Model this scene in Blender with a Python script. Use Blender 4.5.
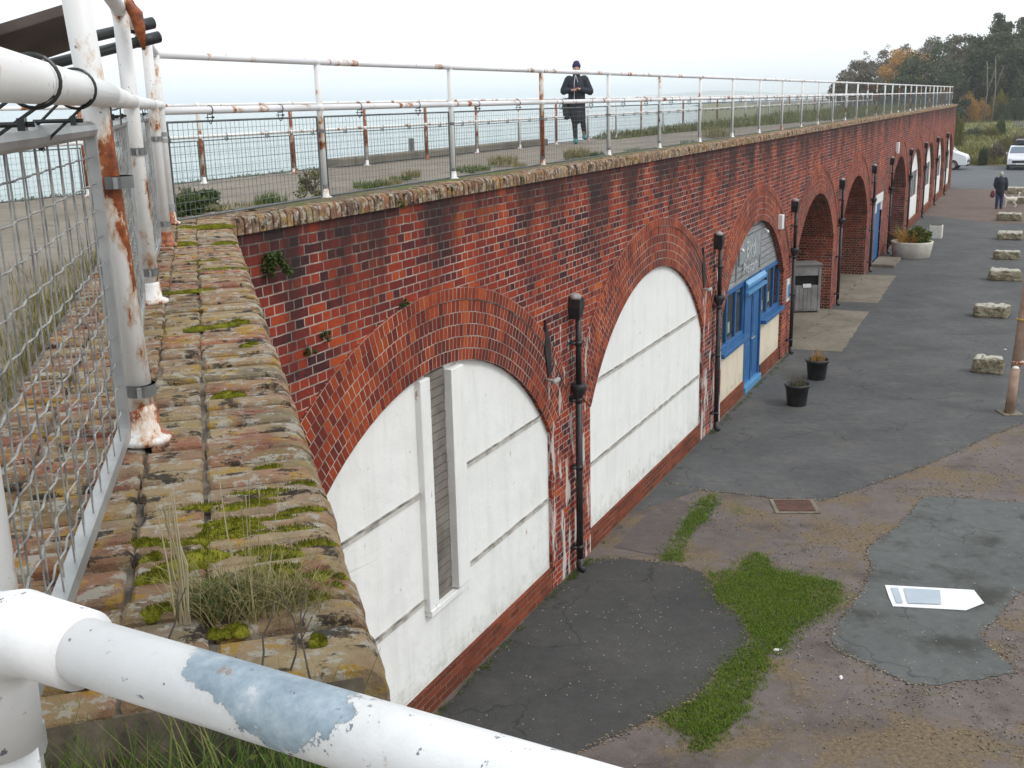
import bpy, math, random
import numpy as np
from mathutils import Vector, Matrix
for o in list(bpy.data.objects): bpy.data.objects.remove(o)
S = bpy.context.scene; col = S.collection
R_ = math.radians
rnd = random.Random(7)
# ------------------------------------------------------------------ camera
EYE = 5.7; F = 1080.0; CX, CY = 512, 384
hl, hr = (0, 115), (1044, 90.5)
_sl = (hr[1]-hl[1])/(hr[0]-hl[0]); ROLL = math.atan(_sl)
_d = ((CY-hl[1])-_sl*(CX-hl[0]))/math.sqrt(1+_sl*_sl); PITCH = math.atan(_d/F)
def ray(x, y):
    u, v = x-CX, y-CY
    c, s = math.cos(-ROLL), math.sin(-ROLL)
    a, b = c*u-s*v, s*u+c*v
    cp, sp = math.cos(PITCH), math.sin(PITCH)
    return np.array([a, F*cp-b*sp, -b*cp-F*sp])
def G(x, y, z=0.0):                       # where the sight line through a pixel meets height z
    r = ray(x, y); return Vector(r*((z-EYE)/r[2]))+Vector((0, 0, EYE))
r0 = ray(CX, CY)
right = Vector(ray(CX+1, CY)-r0).normalized(); down = Vector(ray(CX, CY+1)-r0).normalized(); fwd = Vector(r0).normalized()
cd = bpy.data.cameras.new('camera'); cam = bpy.data.objects.new('camera', cd); col.objects.link(cam)
m = Matrix((( right.x, -down.x, -fwd.x, 0), (right.y, -down.y, -fwd.y, 0), (right.z, -down.z, -fwd.z, EYE), (0, 0, 0, 1)))
cam.matrix_world = m
cd.sensor_width = 36; cd.lens = F/1024*36; cd.clip_start = .05; cd.clip_end = 40000
S.camera = cam
# ------------------------------------------------------------------ sky, sun, exposure
SUN_EL, SUN_AZ = R_(42), R_(-75)          # azimuth from +Y towards +X
w = bpy.data.worlds.new('World'); S.world = w; w.use_nodes = True
nt = w.node_tree; nt.nodes.clear()
def wn(t, **k):
    n = nt.nodes.new(t)
    for a, b in k.items(): setattr(n, a, b)
    return n
out = wn('ShaderNodeOutputWorld'); bg = wn('ShaderNodeBackground')
sky = wn('ShaderNodeTexSky', sky_type='NISHITA', sun_disc=False, sun_elevation=SUN_EL, sun_rotation=SUN_AZ, air_density=1.0, dust_density=3.0)
tc = wn('ShaderNodeTexCoord')
mp = wn('ShaderNodeMapping'); mp.inputs['Scale'].default_value = (1, 1, 3.5)
no = wn('ShaderNodeTexNoise'); no.inputs['Scale'].default_value = 1.6; no.inputs['Detail'].default_value = 6
cr = wn('ShaderNodeValToRGB'); cr.color_ramp.elements[0].position = .3; cr.color_ramp.elements[1].position = .75
cr.color_ramp.elements[0].color = (7.7, 8.3, 8.7, 1); cr.color_ramp.elements[1].color = (11.0, 11.15, 11.2, 1)
mx = wn('ShaderNodeMixRGB'); mx.inputs[0].default_value = .85
nt.links.new(tc.outputs['Generated'], mp.inputs[0]); nt.links.new(mp.outputs[0], no.inputs['Vector'])
nt.links.new(no.outputs['Fac'], cr.inputs[0]); nt.links.new(sky.outputs[0], mx.inputs[1]); nt.links.new(cr.outputs[0], mx.inputs[2])
nt.links.new(mx.outputs[0], bg.inputs[0]); nt.links.new(bg.outputs[0], out.inputs[0]); bg.inputs[1].default_value = .1
sd = bpy.data.lights.new('sun', 'SUN'); sd.energy = .8; sd.angle = R_(14); sd.color = (1, .97, .92)
sun = bpy.data.objects.new('sun', sd); col.objects.link(sun)
sdir = Vector((math.sin(R_(-60))*math.cos(SUN_EL), math.cos(R_(-60))*math.cos(SUN_EL), math.sin(SUN_EL)))
sdir = Vector((.75, -.35, .9)).normalized()      # soft light from over the yard
sun.rotation_euler = sdir.to_track_quat('Z', 'Y').to_euler()
sky.sun_elevation = math.asin(sdir.z); sky.sun_rotation = math.atan2(sdir.x, sdir.y)
S.view_settings.view_transform = 'Standard'; S.view_settings.look = 'None'
S.view_settings.exposure = 0.56; S.view_settings.gamma = 1.0
S.render.engine = 'CYCLES'
# ------------------------------------------------------------------ mesh helpers
class MB:
    def __init__(s): s.v = []; s.f = []; s.uv = {}
    def face(s, pts, uv=None):
        b = len(s.v); s.v += [tuple(p) for p in pts]; s.f.append(tuple(range(b, b+len(pts))))
        if uv: s.uv[len(s.f)-1] = uv
    def mesh_add(s, vs, fs):
        b = len(s.v); s.v += [tuple(p) for p in vs]; s.f += [tuple(i+b for i in f) for f in fs]
    def box(s, a, b, M=None):
        x0, y0, z0 = a; x1, y1, z1 = b
        vs = [(x0,y0,z0),(x1,y0,z0),(x1,y1,z0),(x0,y1,z0),(x0,y0,z1),(x1,y0,z1),(x1,y1,z1),(x0,y1,z1)]
        if M: vs = [tuple(M @ Vector(v)) for v in vs]
        s.mesh_add(vs, [(0,3,2,1),(4,5,6,7),(0,1,5,4),(1,2,6,5),(2,3,7,6),(3,0,4,7)])
    def bar(s, p, q, wd, h, up=(0,0,1)):
        p, q = Vector(p), Vector(q); d = (q-p).normalized(); u = Vector(up)
        x = d.cross(u).normalized(); y = x.cross(d)
        vs = [c+x*a*wd/2+y*b*h/2 for c in (p, q) for a, b in ((-1,-1),(1,-1),(1,1),(-1,1))]
        s.mesh_add(vs, [(0,1,2,3),(7,6,5,4),(0,4,5,1),(1,5,6,2),(2,6,7,3),(3,7,4,0)])
    def tube(s, path, r, n=10, caps=True):
        P = [Vector(p) for p in path]; rs = r if isinstance(r, (list, tuple)) else [r]*len(P)
        b = len(s.v); ref = None
        for i, p in enumerate(P):
            t = (P[min(i+1, len(P)-1)]-P[max(i-1, 0)]).normalized()
            if ref is None: ref = Vector((1,0,0)) if abs(t.x) < .8 else Vector((0,1,0))
            x = (ref-t*ref.dot(t)).normalized(); y = t.cross(x); ref = x
            for k in range(n):
                a = 2*math.pi*k/n; s.v.append(tuple(p+(x*math.cos(a)+y*math.sin(a))*rs[i]))
        for i in range(len(P)-1):
            for k in range(n):
                k2 = (k+1) % n; s.f.append((b+i*n+k, b+i*n+k2, b+(i+1)*n+k2, b+(i+1)*n+k))
        if caps:
            s.f.append(tuple(b+k for k in reversed(range(n)))); e = b+(len(P)-1)*n; s.f.append(tuple(e+k for k in range(n)))
    def lathe(s, prof, n=20, c=(0,0,0), sx=1, sy=1):
        b = len(s.v)
        for r, z in prof:
            for k in range(n):
                a = 2*math.pi*k/n; s.v.append((c[0]+r*sx*math.cos(a), c[1]+r*sy*math.sin(a), c[2]+z))
        for i in range(len(prof)-1):
            for k in range(n):
                k2 = (k+1) % n; s.f.append((b+i*n+k, b+i*n+k2, b+(i+1)*n+k2, b+(i+1)*n+k))
        s.f.append(tuple(b+k for k in reversed(range(n)))); e = b+(len(prof)-1)*n; s.f.append(tuple(e+k for k in range(n)))
    def ell(s, c, r, n=12, m_=8, M=None):
        vs = []; fs = []
        for i in range(m_+1):
            t = math.pi*i/m_
            for k in range(n):
                a = 2*math.pi*k/n; v = Vector((r[0]*math.sin(t)*math.cos(a), r[1]*math.sin(t)*math.sin(a), r[2]*math.cos(t)))
                if M: v = M @ v
                vs.append(tuple(v+Vector(c)))
        for i in range(m_):
            for k in range(n):
                k2 = (k+1) % n; fs.append((i*n+k, (i+1)*n+k, (i+1)*n+k2, i*n+k2))
        s.mesh_add(vs, fs)
    def cap(s, p, r1, q, r2, n=12):
        p, q = Vector(p), Vector(q); d = (q-p); L = d.length; d = d/L if L > 1e-6 else Vector((0,0,1))
        pts = [p-d*r1*math.cos(t) for t in (0, .6, 1.1)]; 
        path = [p-d*r1*.99, p-d*r1*.7, p, q, q+d*r2*.7, q+d*r2*.99]; rs = [r1*.15, r1*.71, r1, r2, r2*.71, r2*.15]
        s.tube(path, rs, n)
def finish(o, mat, parent, smooth):
    if mat is not None:
        for mm in (mat if isinstance(mat, list) else [mat]): o.data.materials.append(mm)
    if parent is not None: o.parent = parent
    if smooth:
        o.data.polygons.foreach_set('use_smooth', [True]*len(o.data.polygons))
    return o
def obj(name, mb, mat, parent=None, smooth=False, bevel=0, loc=None, rotz=0, seg=2, weld=False):
    me = bpy.data.meshes.new(name); me.from_pydata(mb.v, [], mb.f)
    uvl = me.uv_layers.new(name='UVMap')
    V = me.vertices
    for p in me.polygons:
        cu = mb.uv.get(p.index)
        n = p.normal; ax = max(range(3), key=lambda i: abs(n[i]))
        for j, li in enumerate(p.loop_indices):
            if cu: uvl.data[li].uv = cu[j]
            else:
                c = V[me.loops[li].vertex_index].co
                uvl.data[li].uv = (c.x, c.y) if ax == 2 else ((c.y, c.z) if ax == 0 else (c.x, c.z))
    o = bpy.data.objects.new(name, me); col.objects.link(o)
    if loc is not None: o.location = loc
    if rotz: o.rotation_euler = (0, 0, rotz)
    finish(o, mat, parent, smooth)
    if bevel:
        b = o.modifiers.new('bevel', 'BEVEL'); b.width = bevel; b.segments = seg; b.limit_method = 'ANGLE'; b.angle_limit = R_(40)
    return o
def fast_obj(name, verts, faces_n, mat, parent=None, loc=None):   # numpy: verts (k*n,3), every face n verts in order
    n = faces_n; k = len(verts)//n
    me = bpy.data.meshes.new(name)
    me.vertices.add(len(verts)); me.vertices.foreach_set('co', np.asarray(verts, dtype=np.float32).ravel())
    me.loops.add(len(verts)); me.loops.foreach_set('vertex_index', np.arange(len(verts), dtype=np.int32))
    me.polygons.add(k); me.polygons.foreach_set('loop_start', np.arange(k, dtype=np.int32)*n)
    try: me.polygons.foreach_set('loop_total', np.full(k, n, dtype=np.int32))
    except Exception: pass
    me.update(calc_edges=True)
    o = bpy.data.objects.new(name, me); col.objects.link(o)
    if loc is not None: o.location = loc
    return finish(o, mat, parent, False)
def tag(o, label=None, cat=None, group=None, kind=None):
    if label: o['label'] = label
    if cat: o['category'] = cat
    if group: o['group'] = group
    if kind: o['kind'] = kind
    return o
def thing(name, label, cat, loc=(0,0,0), rotz=0, group=None):
    o = bpy.data.objects.new(name, None); col.objects.link(o); o.empty_display_size = .2
    o.location = loc; o.rotation_euler = (0, 0, rotz)
    return tag(o, label, cat, group)
def remesh(o, vox, smooth_it=4):
    r = o.modifiers.new('remesh', 'REMESH'); r.mode = 'VOXEL'; r.voxel_size = vox; r.use_smooth_shade = True
    if smooth_it:
        s = o.modifiers.new('smooth', 'SMOOTH'); s.iterations = smooth_it; s.factor = .5
    return o
# ------------------------------------------------------------------ material helpers
class NM:
    def __init__(s, name):
        s.m = bpy.data.materials.new(name); s.m.use_nodes = True; s.t = s.m.node_tree; s.t.nodes.clear()
        s.out = s.t.nodes.new('ShaderNodeOutputMaterial'); s.p = s.t.nodes.new('ShaderNodeBsdfPrincipled')
        s.t.links.new(s.p.outputs[0], s.out.inputs[0])
    def n(s, typ, ins=None, **k):
        nd = s.t.nodes.new('ShaderNode'+typ)
        for a, b in k.items(): setattr(nd, a, b)
        for a, b in (ins or {}).items():
            if hasattr(b, 'is_output') or isinstance(b, bpy.types.NodeSocket): s.t.links.new(b, nd.inputs[a])
            else: nd.inputs[a].default_value = b
        return nd
    def set(s, a, b):
        if isinstance(b, bpy.types.NodeSocket): s.t.links.new(b, s.p.inputs[a])
        else: s.p.inputs[a].default_value = b
    def co(s, kind='Object'): return s.n('TexCoord').outputs[kind]
    def map(s, v, scale=(1,1,1), loc=(0,0,0)): return s.n('Mapping', {0: v, 'Scale': scale, 'Location': loc}).outputs[0]
    def noise(s, v, sc, det=4, rough=.55, dist=0): return s.n('TexNoise', {'Vector': v, 'Scale': sc, 'Detail': det, 'Roughness': rough, 'Distortion': dist}).outputs['Fac']
    def ramp(s, f, stops, interp='LINEAR'):
        nd = s.n('ValToRGB', {0: f}); r = nd.color_ramp; r.interpolation = interp
        while len(r.elements) < len(stops): r.elements.new(.5)
        for e, (p, c) in zip(r.elements, stops):
            e.position = p; e.color = (c, c, c, 1) if isinstance(c, (int, float)) else (*c, 1)
        return nd.outputs[0]
    def mix(s, f, a, b, mode='MIX'):
        nd = s.n('MixRGB', {0: f}, blend_type=mode)
        for i, c in ((1, a), (2, b)):
            if isinstance(c, bpy.types.NodeSocket): s.t.links.new(c, nd.inputs[i])
            else: nd.inputs[i].default_value = (*c, 1)
        return nd.outputs[0]
    def math(s, op, a, b=0.0, clamp=False): return s.n('Math', {0: a, 1: b}, operation=op, use_clamp=clamp).outputs[0]
    def sep(s, v): return s.n('SeparateXYZ', {0: v}).outputs
    def bump(s, h, st=.3, d=.01, normal=None):
        ins = {'Height': h, 'Strength': st, 'Distance': d}
        if normal is not None: ins['Normal'] = normal
        return s.n('Bump', ins).outputs[0]
def simple(name, c, rough=.6, c2=None, sc=6, metal=0, bump=0, bd=.005, bsc=None, spec=None, lo=.35, hi=.65):
    k = NM(name); v = k.co()
    if c2: k.set('Base Color', k.mix(k.ramp(k.noise(v, sc, 6), [(lo, 0.), (hi, 1.)]), c, c2))
    else: k.set('Base Color', (*c, 1))
    k.set('Roughness', rough); k.set('Metallic', metal)
    if spec is not None: k.set('Specular IOR Level', spec)
    if bump: k.set('Normal', k.bump(k.noise(v, bsc or sc*3, 5), bump, bd))
    return k.m
def brick_mat(name, stops, mortar=(.50,.42,.36), bw=.2275, rh=.0762, squash=.5, off=.5, stain=0, white=0, ms=.0058, tone=.45):
    k = NM(name); uv = k.co('UV'); ob = k.co()
    jit = k.n('TexNoise', {'Vector': uv, 'Scale': 9.0, 'Detail': 3.0}).outputs['Color']
    uv2 = k.n('VectorMath', {0: jit, 1: (.5,.5,.5)}, operation='SUBTRACT').outputs[0]
    uv2 = k.n('VectorMath', {0: uv2, 'Scale': .012}, operation='SCALE').outputs[0]
    uv2 = k.n('VectorMath', {0: uv, 1: uv2}, operation='ADD').outputs[0]
    b = k.n('TexBrick', {'Vector': uv2, 'Color1': (0,0,0,1), 'Color2': (1,1,1,1), 'Mortar': (.5,.5,.5,1), 'Scale': 1.0, 'Mortar Size': ms, 'Mortar Smooth': .15, 'Bias': 0.0, 'Brick Width': bw, 'Row Height': rh},
            offset=off, offset_frequency=2, squash=squash, squash_frequency=2)
    r = k.math('MULTIPLY', b.outputs['Color'], 1-tone*.6)
    big = k.noise(k.map(ob, (1,1,.7)), .75, 6, .62)
    r = k.math('ADD', r, k.math('MULTIPLY', k.math('SUBTRACT', big, .47), tone*3.4), True)
    r = k.math('ADD', r, k.math('MULTIPLY', k.math('SUBTRACT', k.noise(ob, 30, 4), .5), .5), True)
    c = k.ramp(r, stops)
    c = k.mix(k.ramp(k.noise(ob, 90, 3), [(.35, .0), (.75, .35)]), c, (.03,.02,.02))
    mcol = k.mix(k.ramp(k.noise(ob, 2.2, 7, .65), [(.36, 0.), (.62, 1.)]), mortar, tuple(x*.33 for x in mortar))
    c = k.mix(b.outputs['Fac'], c, mcol)
    if stain:
        z = k.sep(ob)[2]
        st = k.noise(k.map(ob, (1.5,1.5,.28)), 1.0, 6, .65)
        g = k.math('MULTIPLY', k.math('POWER', k.math('MULTIPLY', z, .2), 7.0), .34)
        g = k.math('SUBTRACT', g, .06)
        s1 = k.ramp(k.math('ADD', st, g), [(.52, 0.), (.72, stain)])
        c = k.mix(s1, c, (.022,.018,.018))
        gm = k.ramp(k.noise(k.map(ob, (1,1,.5), (7,3,1)), 1.7, 6), [(.66, 0.), (.75, .7)])
        c = k.mix(k.math('MULTIPLY', gm, k.ramp(k.math('MULTIPLY', z, .2), [(.8,0.),(.95,1.)])), c, (.06,.07,.03))
    if white:
        x = k.sep(ob)[0]; z = k.sep(ob)[2]
        mm = k.math('PINGPONG', k.math('SUBTRACT', x, 3.5), 3.2)
        near = k.ramp(mm, [(.0, 1.), (.16, .85), (.26, 0.)]) if False else k.math('LESS_THAN', mm, .7)
        st = k.noise(k.map(ob, (7,7,1.6)), 1.0, 5, .6)
        w1 = k.ramp(k.math('ADD', st, k.math('MULTIPLY', k.math('SUBTRACT', 1.4, z), .03)), [(.54, 0.), (.58, white)])
        lowz = k.math('LESS_THAN', z, 3.2); fade = k.math('LESS_THAN', x, 12.0)
        c = k.mix(k.math('MULTIPLY', k.math('MULTIPLY', w1, k.math('MULTIPLY', near, lowz)), fade), c, (.62,.58,.55))
    k.set('Base Color', c); k.set('Roughness', .85); k.set('Specular IOR Level', .25)
    h = k.math('ADD', k.math('MULTIPLY', b.outputs['Fac'], -1.0), k.math('MULTIPLY', k.noise(ob, 45, 5), .5))
    k.set('Normal', k.bump(h, .7, .006))
    return k.m
M = {}
WALLST = [(0, (.045,.014,.018)), (.12, (.10,.018,.018)), (.32, (.20,.026,.017)), (.58, (.31,.038,.015)), (.85, (.43,.075,.017)), (1, (.54,.13,.03))]
M['brick'] = brick_mat('brick_english_bond', WALLST, stain=.85, white=.8)
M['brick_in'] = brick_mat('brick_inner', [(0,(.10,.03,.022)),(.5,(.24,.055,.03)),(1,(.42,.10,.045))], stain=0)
M['ring'] = brick_mat('brick_arch', [(0,(.10,.018,.014)),(.3,(.20,.028,.012)),(.6,(.32,.048,.013)),(1,(.46,.10,.02))], bw=.0775, rh=.1167, squash=1, off=.45, ms=.0045, tone=.5, white=.6)
M['plinth'] = brick_mat('brick_plinth', [(0,(.12,.03,.015)),(.5,(.2,.045,.02)),(1,(.3,.07,.03))], squash=1, tone=.4, mortar=(.25,.16,.11))
def panel_mat(name, base, dirt=(.46,.45,.40), amt=.32):
    k = NM(name); v = k.co(); 
    s = k.noise(k.map(v, (4,4,.5)), 1.6, 8, .7)
    c = k.mix(k.ramp(s, [(.46, 0.), (.8, amt)]), base, dirt)
    c = k.mix(k.ramp(k.noise(v, 1.3, 6, .6), [(.45, 0.), (.7, .22)]), c, tuple(x*.7 for x in base))
    z = k.sep(v)[2]
    foot = k.math('ADD', k.math('MULTIPLY', k.math('SUBTRACT', .62, z), 1.1), k.math('MULTIPLY', k.math('SUBTRACT', k.noise(v, 7, 6, .7), .5), 1.3))
    c = k.mix(k.ramp(foot, [(.12, 0.), (.6, .55)]), c, (.33,.34,.26))
    c = k.mix(k.ramp(k.noise(v, 17, 6, .7), [(.64, 0.), (.70, .6)]), c, (.34,.30,.24))
    c = k.mix(k.ramp(k.noise(k.map(v, (1,1,.35), (4,4,4)), 11, 4), [(.70, 0.), (.74, .7)]), c, (.30,.15,.07))
    k.set('Base Color', c); k.set('Roughness', .75)
    h = k.math('ADD', k.noise(v, 5, 6), k.math('MULTIPLY', k.noise(v, 60, 3), .15))
    k.set('Normal', k.bump(h, .55, .02)); return k.m
M['panel'] = panel_mat('white_render', (.82,.83,.81))
M['cream'] = panel_mat('cream_render', (.70,.62,.48), (.45,.36,.25), .5)
M['gap'] = simple('joint_grime', (.10,.09,.08), .9, (.45,.43,.39), 5); M['strip'] = panel_mat('flaking_strip', (.55,.54,.50), (.16,.13,.10), 1.3)
def rusty(name, base, lo, galv=False):
    k = NM(name); v = k.co(); rn = k.n('ObjectInfo').outputs['Random']
    off = k.n('CombineXYZ', {0: k.math('MULTIPLY', rn, 37.0), 1: k.math('MULTIPLY', rn, 11.0), 2: k.math('MULTIPLY', rn, 23.0)}).outputs[0]
    v = k.n('VectorMath', {0: v, 1: off}, operation='ADD').outputs[0]
    s = k.noise(k.map(v, (1,1,.55)), 4.5, 8, .68)
    c = k.mix(k.ramp(k.noise(v, 3, 4), [(.4, 0.), (.7, .35)]), base, tuple(x*.75 for x in base))
    edge = k.ramp(s, [(lo-.05, 0.), (lo, .75)])
    c = k.mix(edge, c, (.50,.26,.10))
    core = k.ramp(s, [(lo, 0.), (lo+.012, 1.)], 'LINEAR')
    rc = k.ramp(k.noise(v, 40, 4), [(.3, (.10,.025,.015)), (.5, (.28,.07,.02)), (.7, (.42,.15,.05))])
    c = k.mix(core, c, rc)
    if galv:
        g = k.ramp(k.noise(v, 1.7, 7, .6), [(.52, 0.), (.53, 1.)])
        c = k.mix(g, c, k.mix(k.noise(v, 30, 4), (.20,.27,.33), (.38,.45,.50)))
    sp = k.ramp(k.noise(v, 55, 2), [(.72, 0.), (.74, .8)])
    c = k.mix(sp, c, (.10,.10,.13))
    k.set('Base Color', c); k.set('Roughness', .5)
    k.set('Normal', k.bump(k.math('ADD', k.math('MULTIPLY', core, -.4), k.noise(v, 25, 5)), .25, .003)); return k.m
WP = (.80,.80,.79)
M['paint'] = rusty('white_paint', WP, .66); M['paint_rust'] = rusty('rusty_white_paint', WP, .60); M['paint_heavy'] = rusty('peeling_rust_paint', (.62,.58,.52), .49)
M['paint_mid'] = rusty('streaked_rust_paint', WP, .53); M['rail'] = rusty('rail_paint', (.78,.78,.80), .60)
M['galv'] = simple('galvanised', (.30,.31,.31), .45, (.45,.46,.46), 8, metal=.5)
M['wire'] = simple('mesh_wire', (.07,.085,.09), .6, (.15,.17,.175), 5, metal=.2); M['wire_near'] = simple('near_mesh_wire', (.13,.13,.13), .5, (.36,.36,.34), 25, metal=.3)
M['black'] = simple('black_paint', (.012,.012,.014), .45, (.03,.03,.032), 9, bump=.2)
M['lead'] = simple('pale_lead', (.45,.44,.42), .7, (.25,.24,.23), 20)
M['wood_grey'] = simple('weathered_board', (.16,.155,.15), .8, (.27,.265,.26), 3, bump=.4, bsc=30)
M['blue'] = simple('blue_paint', (.018,.10,.27), .4, (.03,.14,.33), 5, bump=.15)
M['blue_light'] = simple('light_blue_paint', (.08,.27,.52), .4, (.11,.32,.56), 5)
M['glass'] = simple('dark_glass', (.015,.02,.025), .06, spec=.8)
M['white'] = simple('white_gloss', (.8,.8,.79), .45, (.7,.7,.68), 3)
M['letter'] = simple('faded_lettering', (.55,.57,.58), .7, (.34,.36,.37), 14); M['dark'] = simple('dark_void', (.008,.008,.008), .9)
M['wood_dark'] = simple('dark_timber', (.05,.037,.03), .75, (.09,.07,.06), 4, bump=.3, bsc=40)
M['tubeblack'] = simple('black_tube', (.012,.015,.016), .35, (.03,.035,.035), 6)

def cladding_mat():
    k = NM('grey_cladding'); v = k.co(); z = k.sep(v)[2]
    f = k.math('FRACT', k.math('MULTIPLY', z, 8.0))
    g = k.noise(k.map(v, (2,2,30)), 1.5, 6)
    c = k.ramp(g, [(.3, (.17,.175,.18)), (.5, (.27,.28,.285)), (.7, (.40,.41,.41))])
    c = k.mix(k.math('LESS_THAN', f, .12), c, (.07,.07,.07))
    k.set('Base Color', c); k.set('Roughness', .8); k.set('Normal', k.bump(f, .5, .02)); return k.m
M['clad'] = cladding_mat()

# ground materials ---------------------------------------------------
def tarmac_mat(name, c1, c2, c3, spk=.5, blotch=.7, moss=0):
    k = NM(name); v = k.co()
    a = k.noise(v, .55, 8, .62); b = k.noise(v, 7, 6, .6); d = k.noise(k.map(v, (1,1,1), (31,9,0)), 1.3, 8, .65)
    c = k.mix(k.ramp(a, [(.35, 0.), (.65, 1.)]), c1, c2)
    c = k.mix(k.ramp(d, [(.5, 0.), (.66, blotch)]), c, c3)
    c = k.mix(k.ramp(b, [(.3, .35), (.7, 0.)]), c, tuple(x*.4 for x in c1))
    vo = k.n('TexVoronoi', {'Vector': v, 'Scale': 75.0}); 
    c = k.mix(k.math('MULTIPLY', k.ramp(vo.outputs['Distance'], [(.1, 1.), (.35, 0.)]), k.ramp(vo.outputs['Color'], [(.55, 0.), (.95, spk)])), c, (.42,.36,.30))
    v2 = k.n('TexVoronoi', {'Vector': v, 'Scale': 11.0})
    c = k.mix(k.math('MULTIPLY', k.ramp(v2.outputs['Distance'], [(.05, 1.), (.09, 0.)]), k.ramp(v2.outputs['Color'], [(.80, 0.), (.9, 1.)])), c, (.5,.46,.40))
    vw = k.n('VectorMath', {0: v, 1: k.n('VectorMath', {0: k.n('TexNoise', {'Vector': v, 'Scale': 2.5, 'Detail': 5.0}).outputs['Color'], 'Scale': .55}, operation='SCALE').outputs[0]}, operation='ADD').outputs[0]
    ve = k.n('TexVoronoi', {'Vector': vw, 'Scale': .8}, feature='DISTANCE_TO_EDGE').outputs['Distance']
    c = k.mix(k.math('MULTIPLY', k.ramp(ve, [(.006, 1.), (.014, 0.)]), k.ramp(k.noise(v, .7, 3), [(.48, 0.), (.56, .5)])), c, tuple(x*.35 for x in c1))
    if moss:
        mo = k.noise(k.map(v, (1,1,1), (5,77,0)), 1.0, 9, .68)
        c = k.mix(k.ramp(mo, [(.48, 0.), (.58, .85)]), c, k.mix(k.ramp(k.noise(v, 26, 6, .7), [(.35,0.),(.65,1.)]), (.235,.17,.09), (.075,.058,.04)))
        mg = k.noise(k.map(v, (1,1,1), (55,17,0)), .9, 9, .7)
        c = k.mix(k.ramp(mg, [(.58, 0.), (.66, .8)]), c, (.075,.085,.025))
    k.set('Base Color', c); k.set('Roughness', .85); k.set('Specular IOR Level', .3)
    k.set('Normal', k.bump(k.math('ADD', k.noise(v, 60, 4), k.noise(v, 6, 4)), .5, .012)); return k.m
M['concrete'] = tarmac_mat('concrete', (.19,.165,.125), (.27,.24,.19), (.12,.10,.075), .3, .6)
M['ground'] = tarmac_mat('worn_tarmac', (.130,.108,.102), (.185,.155,.145), (.080,.064,.056), spk=.9, blotch=.85, moss=1)
M['asphalt'] = tarmac_mat('dark_asphalt', (.072,.075,.077), (.115,.118,.120), (.15,.142,.125), .3, .5)
M['asphalt_dark'] = tarmac_mat('fresh_asphalt', (.048,.048,.048), (.078,.077,.074), (.088,.082,.072), .5, .55)
M['asphalt_pale'] = tarmac_mat('pale_asphalt', (.095,.104,.102), (.135,.144,.140), (.045,.046,.038), .15, .9)
M['asphalt_brown'] = tarmac_mat('brown_tarmac', (.14,.10,.085), (.18,.13,.11), (.10,.075,.065), .3, .6)
M['road'] = tarmac_mat('grey_road', (.11,.118,.125), (.14,.148,.155), (.10,.10,.10), .1, .3)
M['deck'] = tarmac_mat('deck_gravel', (.20,.165,.13), (.27,.235,.19), (.14,.13,.085), .9, .6)
M['field'] = simple('rough_grass_ground', (.10,.125,.035), .95, (.20,.19,.075), .25, bump=.5, bsc=3)
M['soil'] = simple('dark_soil', (.05,.04,.028), .95, (.09,.07,.045), 8, bump=.5)
# water
k = NM('sea_water'); v = k.co()
k.set('Base Color', k.mix(k.ramp(k.noise(k.map(v, (.02,.06,1)), 1.0, 5), [(.35, 0.), (.7, 1.)]), (.20,.30,.30), (.30,.38,.38)))
k.set('Roughness', .22)
h = k.math('ADD', k.noise(k.map(v, (.5,1.0,1)), 1.0, 6, .6), k.math('MULTIPLY', k.noise(v, 3.0, 3), .3))
k.set('Normal', k.bump(h, .9, .35)); M['sea'] = k.m
def leaf_mat(name, cols, rough=.6, sp=.3):
    k = NM(name); r = k.n('NewGeometry').outputs['Random Per Island']; v = k.co()
    f = k.math('ADD', k.math('MULTIPLY', r, .6), k.math('MULTIPLY', k.noise(v, .45, 3), .45), True)
    n = len(cols); c = k.ramp(f, [(i/(n-1)*.8+.1, cc) for i, cc in enumerate(cols)])
    k.set('Base Color', c); k.set('Roughness', rough); k.set('Specular IOR Level', sp)
    tr = k.n('BsdfTranslucent', {'Color': c}); ms = k.n('MixShader', {0: .25, 1: k.p.outputs[0], 2: tr.outputs[0]})
    k.t.links.new(ms.outputs[0], k.out.inputs[0]); return k.m
def moss_mat():
    k = NM('moss'); v = k.co(); c = k.ramp(k.noise(v, 45, 6, .7), [(.3,(.055,.065,.008)), (.5,(.14,.145,.014)), (.7,(.25,.235,.03))])
    k.set('Base Color', c); k.set('Roughness', .95); k.set('Specular IOR Level', .1); k.set('Normal', k.bump(k.noise(v, 260, 4), 1., .004)); return k.m
M['moss'] = moss_mat()
M['grass'] = leaf_mat('green_grass', [(.025,.06,.01), (.05,.11,.015), (.12,.16,.03), (.26,.24,.09)], .7)
M['grass_dry'] = leaf_mat('dry_grass', [(.09,.10,.03), (.18,.17,.06), (.32,.27,.13), (.42,.36,.2)], .8)
M['straw'] = leaf_mat('straw', [(.30,.24,.13), (.42,.36,.22), (.5,.44,.3)], .8)
M['shrub'] = leaf_mat('shrub_leaf', [(.03,.055,.015), (.065,.10,.025), (.13,.16,.05)], .6)
M['shrub_olive'] = leaf_mat('olive_shrub_leaf', [(.07,.075,.02), (.15,.145,.045), (.24,.22,.09)], .7)
M['leaf_dark'] = leaf_mat('evergreen_leaf', [(.028,.042,.022), (.052,.074,.036), (.10,.12,.06)], .6)
M['leaf_pine'] = leaf_mat('pine_leaf', [(.040,.054,.028), (.080,.098,.048), (.15,.165,.085)], .6)
M['leaf_bare'] = leaf_mat('bare_twigs', [(.10,.085,.065), (.16,.135,.10), (.22,.195,.15)], .8)
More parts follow.
